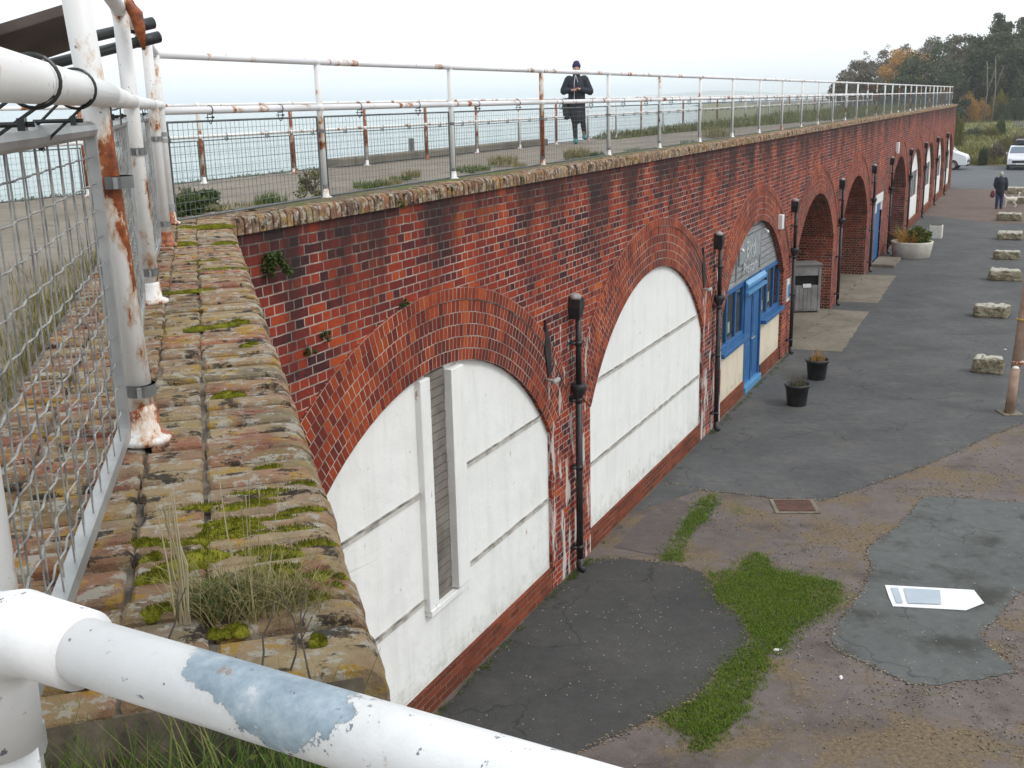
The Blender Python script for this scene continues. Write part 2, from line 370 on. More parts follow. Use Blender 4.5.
M['leaf_orange'] = leaf_mat('autumn_leaf', [(.26,.14,.04), (.45,.24,.06), (.55,.34,.10)], .7)
M['leaf_yellow'] = leaf_mat('yellow_leaf', [(.10,.09,.02), (.2,.18,.03), (.3,.26,.06)], .7)
M['bark'] = simple('bark', (.07,.055,.042), .9, (.14,.12,.10), 5, bump=.5)
M['bark_pale'] = simple('pale_bark', (.20,.18,.15), .9, (.12,.11,.09), 3, bump=.5)

# ------------------------------------------------------------------ the frame of the long wall: x along it, y into the bank, z up
A2 = Vector((-0.81514554, 9.3978051, 0)); DD = Vector((0.43543871, 0.90021838, 0)); WROT = math.atan2(DD.y, DD.x)
NN = Vector((-DD.y, DD.x, 0))
def W(u, d, z): return A2+DD*u+NN*d+Vector((0, 0, z))       # d positive towards the sea
U0, U1, TOP, DECK = -2.42, 65.65, 5.0, 4.8
SH = 1.75
BAY, C0, HALF, RI, RING, ZC = 6.4, .3, 2.58, 3.09, .70, .27
RO = RI+RING; ZS = ZC+math.sqrt(RI*RI-HALF*HALF); PHI = math.asin(HALF/RI)
# near parapet frame
PO = Vector((-.14, 1.17, 0)); PE = Vector((-1.75, 6.24, 0)).normalized(); PN = Vector((-PE.y, PE.x, 0)); PL = 6.48
def P_(x, y, z): return PO+PN*x+PE*y+Vector((0, 0, z))      # x inwards from outer edge, y along
PROT = math.atan2(PN.y, PN.x)

def sheet(name, pts, z, mat, **t):
    mb = MB(); mb.face([(p[0], p[1], z) for p in pts]); o = obj(name, mb, mat)
    if o.data.polygons[0].normal.z < 0: o.data.flip_normals()
    return tag(o, **t)
def rough_poly(pts, amp=.06, step=.25, seed=1):
    r = random.Random(seed); out = []
    for i, p in enumerate(pts):
        q = pts[(i+1) % len(pts)]; L = math.hypot(q[0]-p[0], q[1]-p[1]); n = max(1, min(60, int(L/step)))
        for j in range(n):
            t = j/n; out.append((p[0]+(q[0]-p[0])*t+r.uniform(-amp, amp), p[1]+(q[1]-p[1])*t+r.uniform(-amp, amp)))
    return out
# ------------------------------------------------------------------ setting
# ground sheet (yard side and beyond the end of the wall)
gp = [W(-60,-.0,0), W(U1+1,0.1,0), W(U1+1,6,0), W(80,12,0), W(120,34,0), W(200,62,0), W(330,80,0), W(700,60,0), Vector((3000,2600,0)), Vector((4000,-500,0)), Vector((300,-900,0)), Vector((-60,-300,0))]
mb = MB(); mb.face(gp)
for a, b in zip(gp[1:7], gp[2:8]): mb.face([a, b, b+NN*6+Vector((0,0,-4)), a+NN*6+Vector((0,0,-4))])
g = obj('ground', mb, M['ground'])
if g.data.polygons[0].normal.z < 0: g.data.flip_normals()
tag(g, 'worn brown tarmac and earth yard below the brick wall', 'ground', kind='structure')
sheet('sea', [(-11500,-11500), (11500,-11500), (11500,11500), (-11500,11500)], -2.4, M['sea'], label='pale calm sea beyond the terrace', cat='sea', kind='structure')
# terrace block (deck) with sea wall face
dk = MB(); SE = 5.15
top = [W(U1-.35,.45,DECK), W(U1-.35,SE,DECK), W(-40,SE,DECK), Vector((-12,-22,DECK)), Vector((1.2,-22,DECK)), Vector((.62,-1.5,DECK)), P_(.03,-.9,DECK), P_(.03,.101,DECK), P_(.5,.101,DECK), P_(.5,PL-.1,DECK)]
dk.face(top)
for i_, (a, b) in enumerate(zip(top, top[1:]+top[:1])):
    if i_ in (0, 7, 8, 9): continue
    dk.face([a, b, Vector((b.x, b.y, -4)), Vector((a.x, a.y, -4))])
d_ = obj('terrace', dk, M['deck'])
if d_.data.polygons[0].normal.z < 0: d_.data.flip_normals()
tag(d_, 'gravel surfaced terrace path on top of the vaults', 'terrace', kind='structure')
# asphalt patches
p1 = [(436,716),(512,634),(556,587),(582,568),(602,559),(622,558),(655,562),(685,567),(705,574),(712,585),(715,597),(727,608),(742,619),(749,635),(745,649),(732,660),(719,669),(706,685),(692,699),(676,708),(659,715),(642,723),(625,732),(603,742),(582,752),(540,772),(480,800),(380,800)]
sheet('asphalt_patch', rough_poly([G(*p) for p in p1], .016, .07), .006, M['asphalt_dark'], label='dark rounded asphalt patch at the foot of the nearest white arch', cat='paving', kind='structure')
q = [W(5.6,-.02,0)] + [G(*p) for p in [(700,490),(770,498),(823,501),(868,486),(911,471),(955,453),(995,434),(1024,423),(1100,392),(1250,340),(1250,222),(1000,224)]] + [W(48,-.02,0)]
sheet('asphalt_yard', rough_poly(q, .018, .09), .006, M['asphalt'], label='dark grey asphalt running along the wall', cat='paving', kind='structure')
p3 = [(925,497),(918,501),(911,512),(900,525),(882,538),(866,550),(869,560),(872,570),(866,582),(860,595),(848,610),(833,630),(832,643),(840,652),(855,659),(875,668),(910,685),(935,686),(975,680),(1022,672),(1010,664),(985,645),(982,632),(995,620),(1008,605),(1024,588),(1090,540),(1100,512),(1024,503),(975,499),(955,497)]
sheet('asphalt_strip', rough_poly([G(*p) for p in p3], .018, .07), .008, M['asphalt_pale'], label='pale grey irregular asphalt patch under the fallen white board', cat='paving', kind='structure')
q = [W(48,-.02,0)] + [G(*p) for p in [(1000,224),(1250,222),(1300,186),(960,186)]]
sheet('tarmac_brown', [(p.x, p.y) for p in q], .010, M['asphalt_brown'], label='reddish brown tarmac apron by the end of the wall', cat='paving', kind='structure')
q = [G(*p) for p in [(700,189),(1500,189),(1500,166),(700,166)]]
sheet('road', [(p.x, p.y) for p in q], .014, M['road'], label='grey road crossing beyond the end of the wall', cat='road', kind='structure')
q = [G(*p) for p in [(1008,118.5),(1200,121),(1300,150),(1022,131)]]
sheet('lane', [(p.x, p.y) for p in q], .05, M['road'], label='grey lane beyond the rough field', cat='road', kind='structure')
q = [G(*p) for p in [(700,165.5),(1500,165.5),(1500,104),(700,104)]]
sheet('field', [(p.x, p.y) for p in q], .03, M['field'], label='rough grass field beyond the road', cat='field', kind='structure')
for (ua, ub, dd) in ((16.8,22.0,1.15), (23.3,28.5,1.1)):
    q = [W(ua,0,0), W(ua+.1,-dd,0), W(ub,-dd+.1,0), W(ub,0,0)]
    sheet('concrete_apron', rough_poly(q, .02, .3), .011, M['concrete'], label='pale concrete apron before the %s open arch' % ('nearer' if ua < 20 else 'farther'), cat='paving', kind='structure')
q = [G(*p) for p in [(615,548),(640,520),(668,498),(690,502),(662,556)]]
sheet('slab_patch', rough_poly(q, .02, .2), .005, tarmac_mat('slab_purple', (.105,.085,.083), (.13,.105,.10), (.16,.14,.11), .3, .4), label='purplish tarmac slab beside the second white arch', cat='paving', kind='structure')

# far hills over the water
hm = MB(); r = random.Random(3); N = 60; rows = []
for i in range(N+1):
    t = i/N; px = 560+t*560; az = math.atan((px-CX)/1116); 
    hgt = (math.sin(min(1, t*3)*math.pi/2))*(34+10*math.sin(t*9)+6*math.sin(t*23+1))+r.uniform(-2,2)
    dirv = Vector((math.sin(az), math.cos(az), 0))
    rows.append([dirv*5200+Vector((0,0,-2.5)), dirv*5500+Vector((0,0,hgt*.7)), dirv*6000+Vector((0,0,hgt)), dirv*7000+Vector((0,0,-2.5))])
for a, b in zip(rows, rows[1:]):
    for j in range(3): hm.face([a[j], b[j], b[j+1], a[j+1]])
tag(obj('hills', hm, simple('far_hill', (.05,.07,.05), .9, (.10,.11,.07), .002)), 'low far hills across the water', 'hills', kind='structure')

# ------------------------------------------------------------------ the vaulted brick building
B = thing('vaulted_brick_building', 'long red brick arcade of arched vaults carrying the terrace', 'building', A2, WROT)
FY = 0.0
def arcpts(R, n, phi=PHI): return [(R*math.sin(-phi+2*phi*i/n), ZC+R*math.cos(-phi+2*phi*i/n)) for i in range(n+1)]
wall = MB()
def wq(pts): wall.face([(x, 0, z) for x, z in pts])
nA = 40
KINDS = {0:'slot', 1:'white', 2:'shop', 3:'open', 4:'open', 5:'door', 6:'deep', 7:'win', 8:'win', 9:'win', 10:'win'}
for b in range(11):
    c = C0+BAY*b-(SH if b > 5 else 0); xl, xr = max(U0, c-3.2), min(U1, c+3.2)
    if b == 5: xr = 29.1+BAY-SH
    if KINDS[b] == 'door':
        a0, a1, h = 30.35, 32.05, 2.35
        wq([(xl,0),(a0,0),(a0,h),(xl,h)]); wq([(a1,0),(xr,0),(xr,h),(a1,h)]); wq([(xl,h),(xr,h),(xr,TOP-.115),(xl,TOP-.115)])
        continue
    xs, zs = RO*math.sin(PHI), ZC+RO*math.cos(PHI)
    if b == 0: pass
    L = [(xl,0),(c-HALF,0),(c-HALF,ZS)]+([(c-xs,zs),(xl,zs)] if xl < c-xs else [(xl,ZS+.15)])
    wq(L)
    wq([(c+HALF,0),(xr,0),(xr,zs),(c+xs,zs),(c+HALF,ZS)])
    if xl < c-xs: wq([(xl,zs),(c-xs,zs),(c-xs,TOP-.115),(xl,TOP-.115)])
    wq([(c+xs,zs),(xr,zs),(xr,TOP-.115),(c+xs,TOP-.115)])
    ap = arcpts(RO, nA)
    for (x0,z0),(x1,z1) in zip(ap, ap[1:]):
        if c+x1 < U0: continue
        x0 = max(x0, U0-c); wq([(c+x0,z0),(c+x1,z1),(c+x1,TOP-.115),(c+x0,TOP-.115)])
# end wall and back
wall.face([(U1,0,0),(U1,6,0),(U1,6,TOP-.115),(U1,0,TOP-.115)])
wall.face([(U0,0,TOP-.115),(U1,0,TOP-.115),(U1,.5,TOP-.115),(U0,.5,TOP-.115)])
wall.face([(U0,.5,DECK-.3),(U1,.5,DECK-.3),(U1,.5,TOP-.115),(U0,.5,TOP-.115)])
obj('wall', wall, M['brick'], B)
soot = []
def ringmesh(c, proud=-.012):
    rg = MB(); n = 48
    for j in range(n):
        t0, t1 = -PHI+2*PHI*j/n, -PHI+2*PHI*(j+1)/n
        def P(R, t, y): return (c+R*math.sin(t), y, ZC+R*math.cos(t))
        if c+RO*math.sin(t1) < U0+.01: continue
        Rm = RI+RING/2
        rg.face([P(RI,t0,proud),P(RI,t1,proud),P(RO,t1,proud),P(RO,t0,proud)], [(t0*Rm,0.001),(t1*Rm,0.001),(t1*Rm,.6999),(t0*Rm,.6999)])
        # outer ring stands a little proud like a hood
        rg.face([P(RO-.113,t0,proud-.012),P(RO-.113,t1,proud-.012),P(RO+.002,t1,proud-.012),P(RO+.002,t0,proud-.012)], [(t0*RO,.5845),(t1*RO,.5845),(t1*RO,.6999),(t0*RO,.6999)])
        rg.face([P(RO+.002,t0,proud-.012),P(RO+.002,t1,proud-.012),P(RO+.002,t1,.01),P(RO+.002,t0,.01)], [(t0*RO,0),(t1*RO,0),(t1*RO,.05),(t0*RO,.05)])
        rg.face([P(RO-.113,t0,proud),P(RO-.113,t1,proud),P(RO-.113,t1,proud-.012),P(RO-.113,t0,proud-.012)], [(t0*RO,0),(t1*RO,0),(t1*RO,.02),(t0*RO,.02)])
    return rg
def reveal(c, depth, y0=-.012):
    rv = MB(); ap = arcpts(RI, 30)
    for (x0,z0),(x1,z1) in zip(ap, ap[1:]):
        s0 = math.atan2(x0, z0-ZC)*RI; s1 = math.atan2(x1, z1-ZC)*RI
        rv.face([(c+x0,y0,z0),(c+x1,y0,z1),(c+x1,depth,z1),(c+x0,depth,z0)], [(0,s0),(0,s1),(depth,s1),(depth,s0)])
    for sx in (-1, 1):
        x = c+sx*HALF; rv.face([(x,0,0),(x,depth,0),(x,depth,ZS),(x,0,ZS)])
    return rv
def arch_poly(c, y, z0, z1=None, half=HALF-.001, n=30):
    """front outline of the opening between heights z0 and z1"""
    z1 = 99 if z1 is None else z1; pts = []
    R = RI-.001
    def xat(z): return half if z <= ZS else math.sqrt(max(0, R*R-(z-ZC)**2))
    zt = min(z1, ZC+R)
    zs_ = sorted(set([z0, zt]+[z for z in (ZS,) if z0 < z < zt]+[ZS+(ZC+R-ZS)*math.sin(math.pi/2*i/n) for i in range(1, n+1)]))
    zs_ = [z for z in zs_ if z0-1e-9 <= z <= zt+1e-9]
    rt = [(c+xat(z), y, z) for z in zs_]; lf = [(c-xat(z), y, z) for z in reversed(zs_)]
    return rt+lf
def slab(mb, pts, th):
    """prism from a front outline in the xz plane, thickness th going into the bank"""
    mb.face(pts); n = len(pts)
    for i in range(n):
        a, b_ = pts[i], pts[(i+1) % n]
        mb.face([a, (a[0],a[1]+th,a[2]), (b_[0],b_[1]+th,b_[2]), b_])
def plinth(c, y=.0, h=.28, par=B):
    mb = MB(); mb.box((c-HALF+.002, y+.004, 0), (c+HALF-.002, y+.2, h)); obj('plinth', mb, M['plinth'], par)
def xhalf(z): return HALF if z <= ZS else math.sqrt(RI*RI-(z-ZC)**2)
for b in range(11):
    c = C0+BAY*b-(SH if b > 5 else 0); kd = KINDS[b]
    if kd == 'door': continue
    rg = obj('arch_ring', ringmesh(c), M['ring'], B)
    dep = {'slot':.06, 'white':.06, 'shop':.14, 'open':2.2, 'deep':.9, 'win':.16}[kd]
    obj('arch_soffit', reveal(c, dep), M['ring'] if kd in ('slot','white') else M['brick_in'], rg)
    if kd in ('slot', 'white'):
        y = .045; mb = MB()
        if kd == 'white': slab(mb, arch_poly(c, y, .28), .08)
        else:
            s0, s1 = .13, .47
            full = arch_poly(c, y, .28)
            def clip(pts, f, x):
                o_ = []
                for i in range(len(pts)):
                    a, b2 = pts[i], pts[(i+1) % len(pts)]
                    ia, ib = f(a[0]), f(b2[0])
                    if ia: o_.append(a)
                    if ia != ib:
                        t = (x-a[0])/(b2[0]-a[0]); o_.append((x, y, a[2]+(b2[2]-a[2])*t))
                return o_
            slab(mb, clip(full, lambda x: x <= s0, s0), .08); slab(mb, clip(full, lambda x: x >= s1, s1), .08)
            mb.face([(s0,y,.28),(s1,y,.28),(s1,y,1.02),(s0,y,1.02)])
        pn = obj('white_panel', mb, M['panel'], B)
        for z in (2.215, 1.15):
            segs = [(c-xhalf(z)+.01, c+xhalf(z)-.01)] if kd == 'white' else [(c-xhalf(z)+.01, -.06), (.78, c+xhalf(z)-.01)]
            for a, d2 in segs:
                s = MB(); s.box((a, y-.012, z-.022), (d2, y+.01, z+.022)); obj('joint_strip', s, M['strip'], pn); s = MB(); s.box((a, y-.02, z+.023), (d2, y+.01, z+.034)); obj('joint_gap', s, M['gap'], pn)
        plinth(c)
        if kd == 'slot':
            s = MB()
            for i in range(28): s.box((s0-.004, .028+rnd.uniform(0,.008), 1.04+i*.085), (s1+.004, .09, 1.04+i*.085+.076))
            obj('boarded_slot', s, simple('slot_boards', (.12,.105,.09), .85, (.24,.22,.19), 3, bump=.4, bsc=30), B)
            for a, d2, fr in ((-.05,.125,-.02), (.475,.72,-.05)):
                s = MB(); zt = ZC+math.sqrt(RI*RI-(max(abs(a-c),abs(d2-c)))**2)-.03
                s.box((a, fr, 1.05 if a < 0 else 1.08), (d2, .12, zt)); obj('batten', s, M['cream'] if False else M['panel'], B, bevel=.008)
            s = MB(); s.box((-.04,-.03,1.0),(.70,.06,1.06)); obj('sill', s, M['panel'], B, bevel=.005)
    if kd == 'shop':
        y = .10; sp = 2.28
        mb = MB(); slab(mb, arch_poly(c, y, sp), .06); fa = obj('fascia', mb, M['clad'], B)
        s = MB(); s.box((c-1.15,y-.035,2.64),(c+.55,y-.006,3.12)); sg = obj('sign_board', s, simple('sign_grey',(.20,.22,.23),.7,(.30,.32,.33),9), B)
        for tx, zz, sz in (('Bird', 2.72, .40), ('Prestart', 2.40, .30)):
            cu = bpy.data.curves.new('lettering', 'FONT'); cu.body = tx; cu.size = sz*1.15; cu.extrude = .004; cu.align_x = 'CENTER'
            o = bpy.data.objects.new('lettering', cu); col.objects.link(o); me = o.to_mesh(); me2 = me.copy(); o.to_mesh_clear(); bpy.data.objects.remove(o)
            o = bpy.data.objects.new('lettering', me2); col.objects.link(o); me2.materials.append(M['letter']); o.parent = sg
            o.location = (c-.3, y-.042, zz); o.rotation_euler = (R_(90), 0, 0)
        for x, z in ((c-1.3, 2.98), (c+.75, 3.10)):
            s = MB(); s.tube([(x,y,z),(x,y-.06,z+.02),(x,y-.11,z)], .01, 6); s.ell((x,y-.12,z-.03),(.035,.035,.035)); obj('sign_lamp', s, M['white'], B, True)
        for bx_ in (c-1.33, c+.6):
            s = MB(); s.box((bx_,y-.03,2.36),(bx_+.03,y-.001,3.08)); obj('sign_bracket', s, M['galv'], B)
        dl, dr = 12.45, 13.85
        for a, d2 in ((c-HALF+.001, dl), (dr, c+HALF-.001)):
            s = MB(); s.box((a, y-.04, .28), (d2, y+.1, 1.16)); obj('stall_riser', s, M['cream'], B)
            s = MB(); s.box((a, y-.07, 0), (d2, y+.1, .28)); obj('plinth', s, M['plinth'], B)
            n = 3; ww = (d2-a)/n; s = MB()
            for i in range(n+1):
                xx = min(max(a+i*ww-.035, a), d2-.07); s.box((xx, y-.02, 1.24), (xx+.07, y+.05, sp))
            s.box((a, y-.018, sp-.09), (d2, y+.048, sp-.001)); s.box((a, y-.018, 1.241), (d2, y+.048, 1.32))
            wn_ = obj('window', s, M['blue'], B, bevel=.004)
            g_ = MB(); g_.box((a+.01, y+.01, 1.3), (d2-.01, y+.02, sp-.05)); obj('pane', g_, M['glass'], wn_)
            s = MB(); s.box((a, y-.16, 1.16), (d2, y+.05, 1.238)); obj('sill', s, M['blue'], wn_, bevel=.006)
            r = random.Random(int(a*10))
            nm_ = simple('notice_%d'%int(a),(.16,.22,.24),.6,(.40,.42,.20),3)
            for i in range(n-1):
                s = MB(); x0 = a+i*ww+.14; z0 = 1.36+r.uniform(0,.3); s.box((x0, y-.005, z0), (x0+.14, y+.008, z0+.2)); obj('window_notice', s, nm_, wn_)
        for k_, (a, d2) in enumerate(((dl+.07, (dl+dr)/2-.02), ((dl+dr)/2+.02, dr-.07))):
            s = MB(); s.box((a, y-.01, .14), (d2, y+.04, 2.0)); s.box((a+.1, y-.022, .3), (d2-.1, y-.008, .95)); s.box((a+.1, y-.022, 1.1), (d2-.1, y-.008, 1.85))
            dr_ = obj('door', s, M['blue'], B, bevel=.004)
            s = MB(); hx = d2-.06 if k_ == 0 else a+.06; s.tube([(hx,y-.01,1.02),(hx,y-.06,1.02),(hx+.08,y-.06,1.02)], .012, 8); obj('handle', s, M['galv'], dr_, True)
        s = MB(); s.box((dl,y-.05,0),(dl+.068,y+.08,2.2)); s.box((dr-.068,y-.05,0),(dr,y+.08,2.2)); s.box(((dl+dr)/2-.018,y-.03,.14),((dl+dr)/2+.018,y+.06,2.0)); s.box((dl+.07,y-.05,2.002),(dr-.07,y+.08,2.27)); obj('door_frame', s, M['blue'], B, bevel=.004)
        s = MB(); s.box((dl+.02,y-.10,0),(dr-.02,y+.04,.138)); obj('door_step', s, M['blue_light'], B, bevel=.01)
        s = MB()
        s.mesh_add([(dl-.05,y-.055,2.27),(dr+.15,y-.055,2.27),(dr+.15,y-.11,2.20),(dl-.05,y-.11,2.20),(dl-.05,y-.11,2.14),(dr+.15,y-.11,2.14),(dr+.15,y-.055,2.14),(dl-.05,y-.055,2.14)], [(0,3,2,1),(3,4,5,2),(4,7,6,5),(0,7,4,3),(1,2,5,6)])
        s.box((dl-.05,y-.12,2.0),(dr+.15,y-.055,2.06))
        obj('door_canopy', s, M['blue_light'], B)
    if kd == 'open':
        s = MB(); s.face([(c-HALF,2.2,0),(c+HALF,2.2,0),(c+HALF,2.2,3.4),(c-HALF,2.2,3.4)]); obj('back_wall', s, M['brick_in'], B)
        s = MB(); s.face([(c-HALF,0,.009),(c+HALF,0,.009),(c+HALF,2.2,.009),(c-HALF,2.2,.009)]); obj('floor_slab', s, M['concrete'], B)
    if kd == 'deep':
        y = .85; s = MB(); slab(s, arch_poly(c, y, 2.15), .05); obj('fascia', s, M['panel'], B)
        s = MB(); s.box((c-HALF+.002, y, 0), (c+HALF-.002, y+.06, 2.148))
        for i in range(6): s.box((c-HALF+.03+i*.86, y-.04, .05), (c-HALF+.03+i*.86+.06, y-.001, 2.12))
        obj('shutter_front', s, M['blue'], B)
        s = MB(); s.box((c-.9,y-.3,.9),(c+.9,y-.05,1.0)); s.box((c-.8,y-.28,.05),(c+.8,y-.06,.88)); obj('serving_counter', s, M['blue_light'], B)
        s = MB(); s.box((c+.2,y-.31,.2),(c+.7,y-.285,.85)); obj('notice', s, M['white'], B)
    if kd == 'win':
        y = .15; s = MB(); slab(s, arch_poly(c, y, 1.15), .05); top_ = obj('window_frame', s, M['panel'], B)
        s = MB(); s.box((c-HALF+.002, y-.01, .28), (c+HALF-.002, y+.06, 1.148)); obj('white_panel', s, M['panel'], B)
        for i in range(4):
            x0 = c-1.9+i*.98; s = MB(); s.box((x0, y-.012, 1.25), (x0+.78, y-.004, 2.35)); pn_ = obj('pane', s, M['glass'], top_)
            s = MB(); s.box((x0+.36,y-.025,1.25),(x0+.42,y-.013,2.35)); obj('glazing_bar', s, M['white'], top_)
        plinth(c)
# plain bay door
mb = MB(); mb.box((30.36,.05,.12),(32.04,.10,2.098)); bd = obj('door', mb, M['blue'], B, bevel=.004)
mb = MB(); mb.tube([(31.8,.06,1.05),(31.8,.0,1.05),(31.7,.0,1.05)], .014, 8); obj('handle', mb, M['galv'], bd)
mb = MB(); mb.box((30.3,-.03,2.1),(32.1,.14,2.4)); mb.box((30.36,-.02,1.8),(30.60,.045,2.098)); mb.box((31.80,-.02,1.8),(32.04,.045,2.098)); obj('door_frame', mb, M['white'], B, bevel=.005)
mb = MB(); mb.box((30.2,-.75,0),(32.2,.02,.11)); obj('door_step', mb, M['concrete'], B, bevel=.015)
# coping: brick on edge
def brick_row(n, pitch, xs, rr, w=.066, jz=.005):
    mb = MB()
    for i in range(n):
        y = i*pitch
        for (a, b_, round_) in xs:
            w0 = w+rr.uniform(-.004,.004); dz = rr.uniform(-jz, jz); dy = rr.uniform(-.004,.004); ch = .006
            rot = rr.uniform(-.015,.015); z0, z1 = -.118, dz
            L, R = a+rr.uniform(-.006,.004), b_-.006+rr.uniform(-.008,.006)
            y0, y1 = y+dy, y+dy+w0
            if round_: prof = [(L,z0),(L,z1-.045),(L+.005,z1-.024),(L+.020,z1-.007),(L+.045,z1),(R-ch,z1),(R,z1-ch),(R,z0)]
            else: prof = [(L,z0),(L,z1-ch),(L+ch,z1),(R-ch,z1),(R,z1-ch),(R,z0)]
            k_ = len(prof); b0 = len(mb.v)
            cyy = (y0+y1)/2; cxx = (L+R)/2
            for (sy, inset) in ((y0,1),(y0+ch*.8,0),(y1-ch*.8,0),(y1,1)):
                for (px, pz) in prof:
                    x_, z_ = px, pz
                    if inset: x_ = cxx+(px-cxx)*.97; z_ = z1-ch if pz > z1-ch else pz
                    yy = sy+(x_-cxx)*rot; mb.v.append((x_, yy, z_))
            for s_ in range(3):
                for j in range(k_-1): mb.f.append((b0+s_*k_+j, b0+s_*k_+j+1, b0+(s_+1)*k_+j+1, b0+(s_+1)*k_+j))
            mb.f.append(tuple(b0+j for j in reversed(range(k_)))); mb.f.append(tuple(b0+3*k_+j for j in range(k_)))
    return mb
def coping_mat(name, dk=1.0, lich=.5, near=False):
    k = NM(name); v = k.co(); r = k.n('NewGeometry').outputs['Random Per Island']
    c = k.ramp(r, [(0,(.26,.17,.12)), (.25,(.38,.25,.16)), (.5,(.50,.37,.24)), (.72,(.40,.21,.13)), (.85,(.36,.30,.22)), (1,(.46,.16,.09))])
    if near:
        xx = k.math('ADD', k.sep(v)[0], k.math('MULTIPLY', k.math('SUBTRACT', k.noise(v, 3.2, 6, .65), .5), .9))
        c = k.mix(k.ramp(xx, [(.30, 0.), (.46, .75)]), c, k.ramp(r, [(0,(.22,.10,.075)), (.4,(.40,.12,.07)), (.7,(.34,.20,.14)), (1,(.46,.15,.08))]))
        c = k.mix(k.ramp(k.math('ADD', k.sep(v)[1], k.math('MULTIPLY', k.noise(v, 4, 6), 1.2)), [(.25, 0.), (.75, .45)]), c, (.40,.27,.12))
        c = k.mix(k.ramp(k.noise(k.map(v,(1,1,1),(91,2,1)), 3.3, 8, .7), [(.52, 0.), (.64, .6)]), c, (.20,.19,.07))
    if dk < 1: c = k.mix(.55, c, k.ramp(r, [(0,(.07,.03,.022)), (.5,(.20,.06,.03)), (1,(.15,.10,.055))]))
    c = k.mix(k.ramp(k.noise(v, 14, 7, .65), [(.3, .6), (.55, 0.)]), c, (.12,.09,.065))
    c = k.mix(k.ramp(k.noise(v, 5, 7, .7), [(.49, 0.), (.58, lich*.8)]), c, (.46,.37,.20))
    c = k.mix(k.ramp(k.noise(k.map(v,(1,1,1),(3,8,1)), 8, 9, .74), [(.545, 0.), (.59, lich)]), c, (.50,.30,.04))
    c = k.mix(k.ramp(k.noise(k.map(v,(1,1,1),(13,28,1)), 19, 9, .75), [(.53, 0.), (.57, .85)]), c, (.54,.51,.44))
    c = k.mix(k.ramp(k.noise(k.map(v,(1,1,1),(43,2,1)), 11, 9, .75), [(.55, 0.), (.585, .88)]), c, (.03,.027,.025))
    c = k.mix(k.ramp(k.noise(k.map(v,(1,1,1),(3,52,1)), 2.6, 7, .7), [(.60, 0.), (.63, .5)]), c, (.32,.07,.05))
    k.set('Base Color', c); k.set('Roughness', .9); k.set('Specular IOR Level', .2)
    k.set('Normal', k.bump(k.math('ADD', k.noise(v, 24, 9, .78), k.math('MULTIPLY', k.noise(v, 110, 5, .7), .5)), 1., .022)); return k.m
M['coping'] = coping_mat('coping_brick', .74, .6)
M['bed'] = simple('shadow_toned_mortar_bed', (.05,.042,.034), .95, (.20,.16,.12), 16, bump=.6, bsc=60)  # mortar colour darkened to paint in the shadow between coping bricks
mb = brick_row(int((U1-U0)/.077), .077, [(0,.225,1),(.225,.45,0)], random.Random(2))
mb.v = [(U0+y, x-.03, TOP+z) for x, y, z in mb.v]; mb.f = [tuple(reversed(f)) for f in mb.f]
obj('coping', mb, M['coping'], B)
mb = MB(); mb.box((U0,-.004,TOP-.113),(U1,.42,TOP-.016)); obj('mortar_bed', mb, M['bed'], B)
def verge_mat():
    k = NM('verge_soil'); v = k.co(); c = k.ramp(k.noise(v, 9, 8, .7), [(.3,(.06,.045,.03)), (.5,(.14,.11,.07)), (.7,(.22,.19,.13))])
    c = k.mix(k.ramp(k.noise(v, 2.3, 8, .7), [(.47, 0.), (.56, .85)]), c, (.10,.13,.03)); c = k.mix(k.ramp(k.noise(k.map(v,(1,1,1),(5,5,5)), 3, 8, .7), [(.58, 0.), (.64, .8)]), c, (.25,.09,.06))
    k.set('Base Color', c); k.set('Roughness', .95); k.set('Normal', k.bump(k.noise(v, 40, 6, .7), .9, .02)); return k.m
vg = MB(); nv_ = 420; r_ = random.Random(77); prev = None
for i in range(nv_+1):
    u = U0+.5+(U1-U0-.5)*i/nv_; e0 = .115+.035*math.sin(u*1.7)+r_.uniform(-.02,.02); row = [W(u,e0,TOP-.004), W(u,e0+.03,TOP+.008+r_.uniform(0,.004)), W(u,.40,TOP+.008), W(u,.50,TOP-.05), W(u,.62,DECK+.006)]
    if prev:
        for j in range(4): vg.face([prev[j], row[j], row[j+1], prev[j+1]])
    prev = row
tag(obj('verge', vg, verge_mat()), 'strip of soil and moss between the coping bricks and the terrace path', 'verge', kind='structure')
# downpipes
def downpipe(u):
    mb = MB(); y = -.10
    mb.tube([(u,y,.06),(u,y,2.36)], .042, 12); mb.tube([(u,y,2.42),(u,y,3.3)], .036, 12)
    mb.tube([(u,y,.18),(u,y,.06),(u,y-.07,.02)], .045, 12)
    for z in (.3, 1.35, 2.2, 2.9):
        mb.tube([(u,y,z),(u,y,z+.06)], .048, 12); mb.box((u-.075,-.08,z+.02),(u+.075,.0,z+.045))
    mb.lathe([(.045,2.24),(.05,2.27),(.095,2.36),(.10,2.42),(.09,2.43)], 12, (u,y,0))
    d = obj('downpipe', mb, M['black'], B, True)
    mb = MB()
    b0 = [(u-.045,y-.03,3.22),(u+.045,y-.03,3.22),(u+.045,0.0,3.22),(u-.045,0.0,3.22),(u-.08,y-.05,3.36),(u+.08,y-.05,3.36),(u+.08,0.0,3.36),(u-.08,0.0,3.36),(u-.08,y-.05,3.46),(u+.08,y-.05,3.46),(u+.08,0.0,3.46),(u-.08,0.0,3.46)]
    mb.mesh_add(b0, [(0,3,2,1),(0,1,5,4),(1,2,6,5),(2,3,7,6),(3,0,4,7),(4,5,9,8),(5,6,10,9),(6,7,11,10),(7,4,8,11),(8,9,10,11)])
    obj('hopper', mb, M['black'], d)
    mb = MB(); mb.ell((u,y+.03,3.48),(.075,.07,.045),8,6); obj('spout_stone', mb, M['lead'], d, True)
